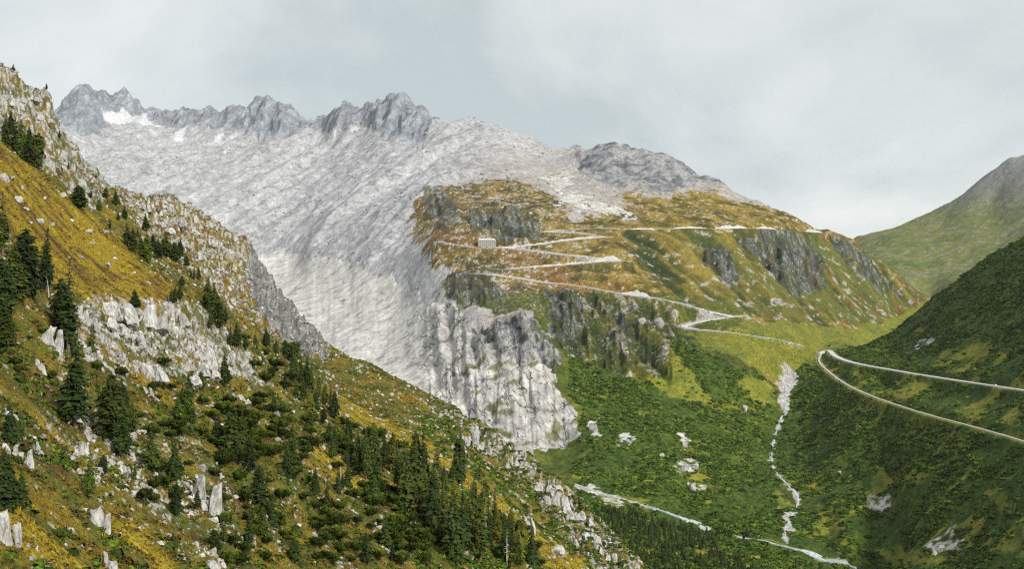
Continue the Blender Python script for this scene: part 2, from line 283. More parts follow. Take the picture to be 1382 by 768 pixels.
for k, P in ROADP.items():
    for x, y, z in P:
        R = 40.0; r0, r1 = np.searchsorted(Yrow, (y - R, y + R)); uc = CU + x / y * FPX; du = R / y * FPX
        c0, c1 = np.searchsorted(fu, (uc - du, uc + du))
        if r1 <= r0 or c1 <= c0: continue
        sl = (slice(r0, r1), slice(c0, c1))
        d = np.hypot(Xw[sl] - x, Yw[sl] - y) - RWID[k] * .5
        m = d < RD[sl]; RD[sl] = np.where(m, d, RD[sl]); RZ[sl] = np.where(m, z, RZ[sl])
STREAMP = smooth_line(STREAM, 5.0); RIVERP = smooth_line(RIVER, 5.0)
def line_dist(P, R):
    D = np.full(Xw.shape, 1e6)
    for x, y, z in P:
        r0, r1 = np.searchsorted(Yrow, (y - R, y + R)); uc = CU + x / y * FPX; du = R / y * FPX
        c0, c1 = np.searchsorted(fu, (uc - du, uc + du)); sl = (slice(r0, r1), slice(c0, c1))
        if r1 > r0 and c1 > c0: D[sl] = np.minimum(D[sl], np.hypot(Xw[sl] - x, Yw[sl] - y))
    return D
SD = line_dist(STREAMP, 70); VD = line_dist(RIVERP, 70)

# ------------------------------------------------------------------ ground cover zones
jl = np.where(NEAR, 7.0, 55.0); jr = np.where(NEAR, 1.7, 14.0)
J1 = gnoise(Xw / jl, Yw / jl, 3); J2 = gnoise(Xw / jl, Yw / jl, 4); J3 = gnoise(Xw / jr, Yw / jr, 5); J4 = gnoise(Xw / jr, Yw / jr, 6)
PU = FU + 9 * J1 + 5 * J3; PV = FV + 7 * J2 + 4 * J4
def blur(A, k):
    for ax in (0, 1):
        B = np.cumsum(np.concatenate([np.repeat(np.take(A, [0], ax), k + 1, ax), A, np.repeat(np.take(A, [-1], ax), k, ax)], ax), ax)
        n_ = A.shape[ax]; A = (np.take(B, np.arange(2 * k + 1, 2 * k + 1 + n_), ax) - np.take(B, np.arange(n_), ax)) / (2 * k + 1)
    return A
FAR = ~NEAR
def zone(poly, lay): return inpoly(PU, PV, poly) & lay
peaks = zone([(40, 185), (60, 60), (600, 60), (592, 168), (565, 190), (530, 188), (490, 172), (440, 172), (400, 178), (355, 186), (315, 172), (240, 168), (228, 172), (197, 156), (185, 152), (165, 148), (146, 150), (138, 180), (112, 190), (90, 168)], FAR)
shoulder = zone([(770, 215), (775, 170), (830, 150), (950, 200), (985, 250), (935, 248), (905, 262), (860, 255), (815, 252), (780, 235)], FAR)
snow = np.zeros(FU.shape, bool)
for p in ([(139, 152), (165, 149), (197, 158), (224, 176), (206, 172), (182, 164), (146, 163)], [(236, 180), (254, 171), (247, 186), (237, 187)], [(288, 194), (320, 179), (321, 184), (296, 197)],
          [(262, 186), (268, 180), (266, 188)], [(247, 192), (238, 184), (254, 190)], [(288, 187), (305, 182), (292, 190)], [(472, 178), (487, 170), (484, 176), (474, 183)], [(448, 180), (455, 176), (452, 183)], [(300, 203), (312, 199), (302, 206)]):
    snow |= inpoly(FU + 2 * J3, FV + 2 * J4, p) & FAR
granite = zone([(350, 343), (400, 342), (470, 352), (545, 385), (580, 410), (615, 415), (625, 440), (650, 452), (690, 436), (735, 470), (752, 520), (780, 588), (738, 612), (640, 580), (420, 480), (350, 390)], FAR)
gold = zone([(546, 292), (560, 270), (590, 250), (640, 246), (700, 240), (730, 252), (775, 292), (850, 284), (830, 262), (900, 264), (950, 256), (1000, 272), (1060, 288), (1165, 318), (1260, 400), (1165, 475), (1110, 500),
    (1045, 520), (900, 500), (860, 500), (775, 480), (745, 450), (735, 420), (640, 425), (600, 400), (572, 345)], FAR)
gold = FAR & ((blur(gold.astype(float), 15) + .30 * J1 + .22 * J3 + .25 * gnoise(Xw / 130, Yw / 130, 8)) > .52) & ~((FU > 1090) & (Yw > 3700))
face = zone([(842, 311), (960, 309), (1060, 311), (1160, 326), (1255, 398), (1212, 432), (1130, 436), (1075, 436), (1010, 424), (930, 408), (870, 366)], FAR)
meadow = zone([(985, 436), (1060, 436), (1140, 442), (1190, 436), (1265, 400), (1170, 475), (1112, 482), (1078, 500), (1045, 514), (990, 486), (930, 452)], FAR)
farm = FAR & (FU > 1120) & (Yw > 3750)
rightside = FAR & (Yw < 2420) & zone([(1060, 505), (1100, 480), (1120, 470), (1165, 470), (1240, 425), (1382, 320), (1600, 150), (2100, 0), (2100, 1300), (1180, 1300), (1130, 690), (1085, 675), (1050, 630), (1045, 600)], FAR)
rightside |= FAR & (FU > 1180) & (Yw < 2700) & (Yw > 1150) & (FV < 560)
shrub = zone([(762, 480), (830, 505), (895, 508), (905, 460), (935, 462), (985, 492), (1045, 520), (1053, 560), (1040, 640), (1075, 690), (1050, 760), (960, 780), (850, 780), (775, 640), (782, 600)], FAR) | rightside
shrub |= FAR & (Yw < 1500) & (FU > 780)
golden_near = zone([(-80, 100), (0, 194), (100, 268), (150, 311), (200, 360), (250, 404), (200, 412), (110, 408), (75, 392), (40, 330), (0, 300), (-80, 300)], NEAR) & (Yw < 440)
cliffband = zone([(105, 412), (130, 400), (200, 405), (250, 402), (300, 440), (335, 475), (350, 525), (290, 500), (210, 508), (130, 492), (100, 450)], NEAR)
spur = zone([(150, 255), (200, 255), (300, 295), (350, 335), (375, 385), (440, 455), (445, 485), (400, 475), (360, 445), (330, 420), (290, 398), (262, 378), (240, 345), (200, 322), (180, 290)], NEAR) & (Yw > 520)
spurcliff = zone([(335, 332), (352, 340), (380, 385), (440, 455), (440, 480), (410, 480), (380, 455), (352, 425), (335, 380)], NEAR) & (Yw > 600)
topleft = zone([(-80, 20), (0, 85), (70, 118), (115, 212), (155, 255), (125, 285), (95, 255), (60, 225), (30, 205), (0, 190), (-80, 130)], NEAR) & (Yw > 450)
brightg = zone([(430, 520), (475, 545), (560, 585), (625, 630), (690, 690), (745, 735), (810, 775), (745, 775), (690, 705), (600, 640), (520, 590), (450, 560)], NEAR) | zone([(418, 592), (505, 648), (480, 662), (415, 612)], NEAR) | zone([(140, 688), (190, 708), (250, 775), (218, 775), (135, 715)], NEAR) | zone([(0, 640), (40, 690), (130, 768), (60, 768), (0, 720)], NEAR)
rimrock = zone([(590, 540), (640, 566), (700, 606), (750, 640), (805, 690), (845, 735), (890, 775), (800, 775), (760, 720), (715, 668), (650, 612)], NEAR)
lowerrock = zone([(150, 560), (280, 600), (320, 690), (330, 768), (250, 768), (210, 690), (110, 640), (60, 600), (0, 610), (0, 560)], NEAR)
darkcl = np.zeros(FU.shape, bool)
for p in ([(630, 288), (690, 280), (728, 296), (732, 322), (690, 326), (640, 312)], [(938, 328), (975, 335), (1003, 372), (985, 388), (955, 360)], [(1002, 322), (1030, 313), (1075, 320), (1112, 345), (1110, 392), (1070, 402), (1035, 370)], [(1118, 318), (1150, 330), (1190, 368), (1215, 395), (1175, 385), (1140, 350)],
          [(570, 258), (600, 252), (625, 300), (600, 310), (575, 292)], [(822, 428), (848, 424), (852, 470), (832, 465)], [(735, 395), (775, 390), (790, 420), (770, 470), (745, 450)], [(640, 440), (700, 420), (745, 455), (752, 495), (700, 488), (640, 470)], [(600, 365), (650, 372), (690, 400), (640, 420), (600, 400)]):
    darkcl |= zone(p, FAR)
crags = zone([(735, 392), (800, 396), (905, 408), (925, 442), (905, 515), (830, 505), (770, 500), (748, 460)], FAR)
streamg = (SD < 2.5 + 9 * sstep(2000, 2110, Yw) + 7 * J3 + 4 * J1) & FAR
streamg |= zone([(1056, 505), (1074, 503), (1068, 528), (1069, 548), (1060, 562), (1055, 545)], FAR)
streamg |= zone([(1055, 700), (1068, 698), (1072, 716), (1058, 722)], FAR)
talus = np.zeros(FU.shape, bool)
for p in ([(778, 655), (800, 655), (850, 680), (835, 684), (800, 672)], [(918, 584), (930, 582), (932, 604), (920, 604)], [(920, 622), (942, 620), (944, 638), (912, 636)], [(926, 652), (952, 655), (948, 664), (924, 662)], [(836, 585), (850, 582), (856, 606), (840, 604)], [(790, 570), (806, 562), (815, 590), (795, 592)], [(1250, 735), (1278, 715), (1295, 700), (1296, 735), (1262, 752)], [(1215, 478), (1262, 455), (1268, 458), (1235, 478)], [(1168, 670), (1210, 672), (1200, 690), (1170, 684)], [(875, 425), (905, 436), (900, 440), (872, 440)],
          [(1040, 405), (1068, 415), (1064, 424), (1046, 412)], [(852, 335), (880, 352), (876, 356), (856, 342)], [(730, 238), (770, 232), (775, 250), (745, 256)], [(752, 255), (780, 262), (850, 285), (870, 296), (800, 286), (755, 272)]):
    talus |= zone(p, FAR)
riverg = (VD < 5 + 6 * J3) & FAR & (Yw < 1520)

LAND0 = np.where(FAR & (PU > 600), 4, 2)
# steepness of the smooth ground
dzu = np.gradient(Zw, axis=1) / np.maximum(np.gradient(Xw, axis=1), 1e-6)
# ------------------------------------------------------------------ relief
rough = np.where(NEAR, 0.75, 0.62).astype(np.float64)
rough[golden_near | brightg] = 0.40; rough[meadow] = 0.3; rough[face] = 0.55; rough[shrub] = 0.6; rough[gold & ~face & ~meadow] = 0.8
rough[granite] = 0.30; rough[peaks] = 0.6; rough[cliffband | topleft | rimrock] = 1.7; rough[spur] = 1.5; rough[spurcliff] = 1.8; rough[darkcl] = 1.7; rough[farm] = 0.6; rough[snow] = 0.15
rough[lowerrock] = 1.3; rough[streamg | riverg] = 0.4
rough[FAR & (PU < 640) & (Yw > 2700) & ~peaks & ~granite & ~gold] = .95
rough = blur(rough, 4)
rough[shoulder] = 0.8; rough[crags] = 1.3
ridge = np.clip(blur((peaks | shoulder | cliffband | topleft | spur | spurcliff | darkcl | rimrock).astype(float), 3), 0, 1)
ridge = np.maximum(ridge, .55 * (FAR & (PU < 640) & (Yw > 2700) & ~granite & ~gold))
DZ = np.zeros(FU.shape)
lam = 512.0; si = 20
while lam > 0.3:
    pxs = Yrow / 1185.0
    w = sstep(1.8, 3.2, lam / pxs) * (1 - sstep(0.035, 0.06, lam / Yrow))
    rows = np.nonzero(w > 0.01)[0]
    if len(rows):
        sl = slice(rows[0], rows[-1] + 1); x, y = Xw[sl], Yw[sl]
        nz = gnoise(x / lam, y / lam, si); rg = 0.45 - 1.6 * np.abs(gnoise(x / lam + 31, y / lam, si + 1))
        DZ[sl] += w[sl, None] * lam * 0.125 * rough[sl] * (nz * (1 - ridge[sl]) + rg * 1.25 * ridge[sl])
    lam *= 0.5; si += 2
# gullies down the steep grass face and streaks down the scree
def gully(mask, dirx, diry, l_across, l_along, amp, seed):
    a = (Xw * diry - Yw * dirx) / l_across; b = (Xw * dirx + Yw * diry) / l_along
    g = gnoise(a + 0.35 * gnoise(b * 3, a * .4, seed + 3), b, seed) + 0.5 * gnoise(a * 2.3, b * 2, seed + 1)
    return g * amp * blur(mask.astype(float), 8)
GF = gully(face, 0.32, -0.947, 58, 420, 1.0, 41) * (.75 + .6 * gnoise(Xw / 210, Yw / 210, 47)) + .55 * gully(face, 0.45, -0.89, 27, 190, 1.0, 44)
DZ += GF * 13
scree_m = FAR & (PU < 640) & ~peaks & ~granite & ~gold & (Yw > 2700)
GS2 = gully(scree_m, -0.45, -0.89, 150, 900, 1.0, 51); GS3 = gully(scree_m, -0.5, -0.86, 45, 300, 1.0, 55); DZ += GS2 * 20 + GS3 * 5
GG = gully(granite & (PU < 575), 0.75, -0.66, 90, 420, 1.0, 61); GG2 = gully(granite & (PU >= 575), 0.30, -0.95, 22, 230, 1.0, 65); DZ += GG * 8 + GG2 * 6; GG = GG + GG2
GR = gully(rightside & (FU < 1130) & (PV > 505), -0.9, -0.4, 26, 200, 1.0, 71); DZ += GR * 3.5
GP = gully(peaks, -0.15, -0.99, 85, 900, 1.0, 85); pb = blur(peaks.astype(float), 3)
for i_, (l_, a_) in enumerate(((110, .20), (56, .30), (28, .34), (15, .34))):
    DZ += pb * l_ * a_ * (0.42 - 1.7 * np.abs(gnoise(Xw / l_ + 7 * i_, Yw / (l_ * 2.2), 180 + i_))) * np.where(FU < 600, 1.0, .6)
DZ += GP * 24
GC = gully(crags, 0.18, -0.98, 30, 210, 1.0, 75); DZ += GC * 15
Zs = Zw.copy()
Zw = Zw + DZ * sstep(6, 40, np.minimum(RD, 60)) * sstep(-2, 20, np.minimum(np.minimum(SD, VD), 60) + np.where(Yw > 3000, 60, 0))
RDF = np.where(FU > 1100, 13.0, 22.0); Zw = Zw * sstep(5, RDF, RD) + np.where(RD < 1e5, RZ, 0) * (1 - sstep(5, RDF, RD))
Zw -= 1.2 * (RD < 2)
# push rock faces in and out along their normals
def normals():
    du = np.stack([np.gradient(A, axis=1) for A in (Xw, Yw, Zw)], -1); ds = np.stack([np.gradient(A, axis=0) for A in (Xw, Yw, Zw)], -1)
    n_ = np.cross(du, ds); n_ /= np.linalg.norm(n_, axis=-1, keepdims=True) + 1e-12; return n_ * np.sign(n_[..., 2:3] + 1e-9)
NRM = normals()
rk = blur((crags | cliffband | spurcliff | topleft | darkcl | granite | rimrock | spur | peaks | shoulder).astype(float), 3); rk *= sstep(15, 40, RD)
ii = np.nonzero(rk.ravel() > 0.02)[0]
xr, yr, zr = [A.ravel()[ii] for A in (Xw, Yw, Zw)]; sc = np.where(NEAR.ravel()[ii], 0.013, np.where(peaks.ravel()[ii], 0.020, np.where(granite.ravel()[ii], .016, 0.010))) * yr
gr_ = granite.ravel()[ii]; up_ = gr_ & (PU.ravel()[ii] < 575); lo_ = (gr_ & ~up_) | (crags | darkcl).ravel()[ii]
fx_ = np.where(up_, .75, .30); fy_ = np.where(up_, -.66, -.95); ani = up_ | lo_
xq, yq, zq = xr, yr, zr
xr = np.where(ani, -xq * fy_ + yq * fx_, xq); yr = np.where(ani, (xq * fx_ + yq * fy_) / np.where(gr_, 2.6, 6), yq); zr = np.where(ani, zq / np.where(gr_, 2.6, 6), zq)
d3 = gnoise3((xr + .45 * zr) / sc, yr / sc, zr / (sc * 2.2), 1); pk = (peaks | shoulder).ravel()[ii]; d3 = np.where(pk, 0.35 - 1.3 * np.abs(d3), 1.5 * np.abs(d3) - .4)
d4 = gnoise3(xr / (sc * .4), yr / (sc * .4), zr / (sc * 1.1), 2)
rock_n = np.zeros(FU.size); rock_n[ii] = .7 * d3 + .4 * d4; rock_n = rock_n.reshape(FU.shape)
disp = np.zeros(FU.size); d5 = 1.2 * np.abs(gnoise3(xr / (sc * .22), yr / (sc * .22), zr / (sc * .5), 6)) - .3
disp[ii] = rk.ravel()[ii] * sc * (0.42 * d3 + (0.22 * d4 + .16 * d5) * np.where(granite.ravel()[ii], 1.5, 1.0)) * np.where(up_, .14, np.where(granite.ravel()[ii], 0.62, np.where(peaks.ravel()[ii], .30, np.where(shoulder.ravel()[ii], .30, 1.0))))
disp = disp.reshape(FU.shape)
Xw = Xw + NRM[..., 0] * disp; Yw2 = Yw + NRM[..., 1] * disp; Zw = Zw + NRM[..., 2] * disp
NRM = normals()
VV = CV - (Zw - CAMZ) / Yw2 * FPX; UU = CU + Xw / Yw2 * FPX

# ------------------------------------------------------------------ ground colours (what grows or lies there)
def C(*c): return np.array(c, float)
GOLD, GOLDB, OLIVE, BROWN, RUST = C(.225, .158, .012), C(.32, .25, .018), C(.092, .088, .013), C(.075, .042, .012), C(.17, .062, .014)
GREEN, DKGREEN, LIME = C(.058, .080, .011), C(.017, .031, .006), C(.155, .165, .019)
ROCK, ROCKD, ROCKW, SCREE, BLUE, SNOW = C(.35, .34, .325), C(.10, .10, .10), C(.44, .43, .41), C(.335, .337, .35), C(.185, .20, .225), C(.46, .475, .49)
GRAVEL = C(.34, .335, .32)
COLR = np.empty(FU.shape + (3,)); SPK = np.zeros(FU.shape + (3,))
nl = np.where(NEAR, 1.0, 9.0)              # the near slope shows finer stuff
fA = fbm(Xw / (24 * nl), Yw2 / (24 * nl), 1.0, 4, 81); fB = fbm(Xw / (9 * nl), Yw2 / (9 * nl), 1.0, 4, 91)
def n3(lam, seed): return gnoise3(Xw / (lam * nl), Yw2 / (lam * nl), Zw / (lam * nl), seed)
fC = 1.1 * n3(2.8, 3) + .55 * n3(1.35, 4); fD = 1.2 * n3(.75, 5)
st_n = gnoise(Xw / 7.0, Yw2 / 1.1, 121) + .6 * gnoise(Xw / 2.6, Yw2 / .55, 122)      # streaks down the near slope
def mix(mask, c, f=None):
    m = mask.astype(float) if f is None else np.clip(mask * f, 0, 1)
    COLR[:] = COLR * (1 - m[..., None]) + (c if isinstance(c, np.ndarray) and c.ndim == 3 else np.broadcast_to(c, COLR.shape)) * m[..., None]
def ramp(t, *cs):
    t = np.clip(t, 0, 1) * (len(cs) - 1); i = np.minimum(t.astype(int), len(cs) - 2); f = (t - i)[..., None]; a = np.array(cs); return a[i] * (1 - f) + a[i + 1] * f
COLR[:] = ramp(.50 + .55 * fA + .45 * fC, BROWN, OLIVE * 1.1, GOLD * .8, GOLD)
mix(NEAR, RUST, sstep(.22, .5, fB + .3 * fC) * .5)
mix(NEAR, GREEN, sstep(.0, .4, gnoise(Xw / 13, Yw2 / 13, 131) + .4 * fC) * .8)
st_w = gnoise(Xw / 26, Yw2 / 4.5, 125)
mix(golden_near, ramp(.50 + .42 * st_n + .25 * fB + .35 * st_w, BROWN * .9, BROWN * 1.5, GOLD, GOLD, GOLDB))
mix(brightg, ramp(.5 + .45 * st_n + .3 * fC, OLIVE, GOLD, GOLDB, GOLDB * C(.9, 1, 1)))
mix(spur, ramp(.46 + .5 * fB + .6 * fC + .3 * fD, BROWN, RUST, GOLD * .8, OLIVE * 1.4, ROCKW, ROCKW, ROCK))
# mid and far ground
mix(FAR, ramp(.5 + .3 * fA + .3 * fB + .45 * fC + .35 * fD - .12 * np.clip(GS2 + .6 * GS3, -1, 1), SCREE * .6, SCREE * .88, SCREE, SCREE * 1.12))
brn = FAR & (FU > 560) & (FU < 1120)
mix(brn, ramp(.5 + .5 * fB + .3 * fC, SCREE * .8, C(.26, .22, .18), SCREE * .95), sstep(175, 250, VV + 25 * fA) * .7 * sstep(565, 680, FU + 30 * fA))
rock_n = 1.1 * n3(5.5, 21) + .6 * n3(1.8, 22)
fall = FAR & (FU > 720) & (VV > 405) & ~farm
mix(fall, ramp(.5 + .6 * fB + .3 * fD, DKGREEN, GREEN, LIME * .8))
mix(gold, ramp(.5 + .55 * fB + .5 * fC + .3 * fD - .12 * sstep(800, 640, FU), BROWN * .8, OLIVE * .8, C(.165, .115, .022), C(.25, .175, .036), C(.18, .14, .04)))
mix(gold, RUST, sstep(.1, .5, fA + .6 * fC) * .6 * sstep(930, 760, FU))
mix(gold & ~face, ROCK, sstep(.22, .42, .55 * fC + .85 * fD + .2 * n3(16, 8) - .18 * sstep(640, 860, FU + 60 * fA)) * .85)
mix(gold & (VV > 395) & (FU < 1000), ramp(.5 + .6 * fB + .3 * fD, DKGREEN, GREEN, LIME * .8), .85 * np.ones(FU.shape))
mix(crags, ramp(.45 + .7 * GC + .5 * fC + .3 * fD, DKGREEN * .9, C(.04, .05, .012), GREEN * .9, OLIVE, GOLD * .8, ROCK * .9))
mix(crags, ROCK * .9, sstep(.18, .4, .6 * rock_n + .5 * fD + .35 * GC) * .9)
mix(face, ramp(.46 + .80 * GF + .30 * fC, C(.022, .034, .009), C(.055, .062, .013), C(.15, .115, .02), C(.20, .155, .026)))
mix(face, C(.085, .105, .018), np.clip(sstep(-.2, .4, fA + .4 * fC) * .8 * sstep(900, 1030, FU) + .6 * sstep(360, 420, VV) * sstep(-.3, .2, fB), 0, .8))
mix(face, RUST * .9, sstep(.2, .5, fB) * sstep(1000, 1060, FU) * .6)
mix(face, ROCK * .9, sstep(.42, .55, fC + .35 * fD) * .8)
mix(meadow, ramp(.5 + .5 * fB + .3 * fC, GREEN * 1.5, LIME, C(.21, .19, .02)))
mix(farm, ramp(.5 + .5 * fA + .3 * fC, C(.06, .085, .022), C(.10, .125, .03), C(.145, .145, .04), C(.09, .095, .04)))
mix(farm, C(.19, .19, .195), sstep(300, 235, VV + 20 * fA) * .9)
mix(farm, C(.21, .205, .20), sstep(.35, .55, fC + .3 * fA) * .6)
mix(shrub, ramp(.5 + .6 * fB + .5 * fD, C(.026, .050, .007), C(.052, .085, .010), C(.095, .115, .014)))
yg = np.clip(sstep(.28, .46, gnoise(Xw / 80, Yw2 / 60, 141) * .7 + .45 * fB + .55 * gnoise(Xw / 22, Yw2 / 18, 142)), 0, 1)
yg = yg * (0.55 + .45 * (VV > 640)) * sstep(-.5, .1, fC + .5 * fD)
for p in ([(1110, 488), (1150, 495), (1382, 530), (1382, 575), (1300, 560), (1180, 530), (1130, 508)], [(1270, 470), (1330, 465), (1382, 490), (1382, 522), (1290, 508), (1240, 490)]): yg = np.maximum(yg, inpoly(PU, PV, p) * sstep(-.1, .25, fB + .6 * J1))
for p in ([(1330, 665), (1345, 660), (1375, 690), (1350, 690)], [(1220, 640), (1250, 635), (1250, 655), (1225, 655)], [(1260, 620), (1272, 622), (1265, 632)], [(1048, 660), (1065, 668), (1072, 690), (1052, 690)], [(1180, 745), (1230, 740), (1290, 765), (1200, 765)], [(1180, 625), (1205, 650), (1165, 690), (1160, 685)], [(1100, 690), (1130, 682), (1128, 700), (1105, 705)], [(830, 488), (905, 470), (940, 515), (960, 540), (900, 535)], [(1000, 510), (1040, 525), (1050, 545), (1010, 545)]): yg = np.maximum(yg, inpoly(PU, PV, p) * .95)
yg = yg * shrub
mix(shrub, ramp(.5 + .5 * fC + .3 * fB, GREEN * 1.4, LIME, C(.20, .175, .028)), yg)
crk = np.abs(n3(13, 14) + .25 * n3(4, 15)); mix(granite, ramp(.62 + .34 * (PU < 575) + .12 * GG + .40 * fC + .25 * rock_n + .3 * fD, ROCKD * 1.6, ROCK * .9, ROCK * 1.1, ROCKW * 1.06))
mix(granite, ROCKD * 1.2, sstep(.05, .015, crk) * sstep(-.1, .2, fB) * .5)
mix(granite & (FU > 600), ramp(.5 + fD * .5, OLIVE, GREEN, GOLD * .8), sstep(.30, .44, gnoise3(Xw / 26, Yw2 / 26, Zw / 26, 9)*1.3 + .3 * fD) * .8)
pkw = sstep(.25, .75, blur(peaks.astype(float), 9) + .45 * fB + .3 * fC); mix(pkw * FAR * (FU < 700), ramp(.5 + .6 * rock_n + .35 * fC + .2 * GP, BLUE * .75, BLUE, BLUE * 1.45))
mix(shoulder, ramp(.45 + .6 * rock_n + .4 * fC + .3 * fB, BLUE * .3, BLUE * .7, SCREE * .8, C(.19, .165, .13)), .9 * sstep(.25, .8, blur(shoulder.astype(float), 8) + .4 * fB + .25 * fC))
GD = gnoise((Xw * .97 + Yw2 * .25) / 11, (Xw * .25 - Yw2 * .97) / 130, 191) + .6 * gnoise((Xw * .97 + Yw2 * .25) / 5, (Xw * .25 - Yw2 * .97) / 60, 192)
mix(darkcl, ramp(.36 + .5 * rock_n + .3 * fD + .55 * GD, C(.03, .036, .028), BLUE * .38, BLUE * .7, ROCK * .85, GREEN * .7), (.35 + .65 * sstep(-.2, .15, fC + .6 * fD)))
mix(talus, ramp(.5 + .7 * fD + .3 * fC, ROCK * .8, ROCKW, ROCKW), sstep(-.25, .2, fC + .7 * fD + np.where(VV < 330, .4, 0)))
mix(streamg | riverg, ramp(.5 + .6 * fD + .3 * fC, ROCK * .6, GRAVEL, GRAVEL * 1.15))
mix(snow, SNOW)
rw_near = (cliffband | topleft | rimrock | lowerrock | spurcliff).astype(float)
rexp = sstep(-.05, .25, fC * .9 + .5 * fD + .5 * rock_n + np.where(spurcliff, .5, 0) + np.where(cliffband, .04, 0) - np.where(lowerrock, .32, 0) - np.where(rimrock, .12, 0))
mix(rw_near > 0, ramp(.5 + .8 * rock_n + .4 * fD, ROCKD, ROCK * .8, ROCK, ROCKW), rexp)
mix(spurcliff, ramp(.5 + .8 * rock_n + .5 * fD, C(.10, .105, .09), BLUE * .9, ROCK * .8, ROCK * .9), .8 * np.ones(FU.shape))
mix(NEAR & ~golden_near & ~brightg, ROCKW, sstep(.54, .66, 1.25 * gnoise3(Xw / 1.6, Yw2 / 1.6, Zw / 2.2, 12) + .5 * gnoise(Xw / 14, Yw2 / 14, 162)) * .9)
verge = (RD < 14)
mix(verge, ramp(.5 + .5 * fD + .4 * J3, GRAVEL * .8, GRAVEL, GRAVEL), sstep(11, 6, RD + 3 * J3 + 3 * fD + np.where((FU > 1090) | ((FU > 850) & (Yw > 2600)), 7, 0)) * .95)
SPK[..., 0] = np.where(gold & ~face & ~meadow, .27 * sstep(980, 720, FU) + .06, 0) + np.where(face, .12, 0) + np.where(darkcl, .14, 0) + np.where(NEAR, .09, 0) + np.where(cliffband | topleft | spur | rimrock, .22, 0) + np.where(lowerrock, .2, 0) + np.where(farm, .12, 0) + np.where(meadow, .06, 0) - np.where(golden_near | brightg, .10, 0) - np.where(shrub & ~meadow, .2, 0)
SPK[..., 1] = np.where(scree_m | (LAND0 == 4) | (LAND0 == 2), .22, 0) + np.where(peaks | shoulder, .2, 0) + np.where(gold, .34, 0) + np.where(crags, .3, 0) + np.where(NEAR, .42, 0) + np.where(darkcl | spurcliff, .3, 0) + np.where(meadow, .12, 0) + np.where(farm, .25, 0) + np.where(granite, .10, 0)  # dark specks: tufts and cracks, plus shadow contrast painted into gold and near ground
SPK[darkcl, 0] = .03; SPK[granite, 0] = .02
SPK = np.clip(np.stack([blur(SPK[..., i], 2) for i in range(3)], -1), 0, 1); SPK[snow] = 0
COLR *= (1 + .16 * fD + .10 * fC)[..., None]
COLR = np.clip(COLR, .004, .85)

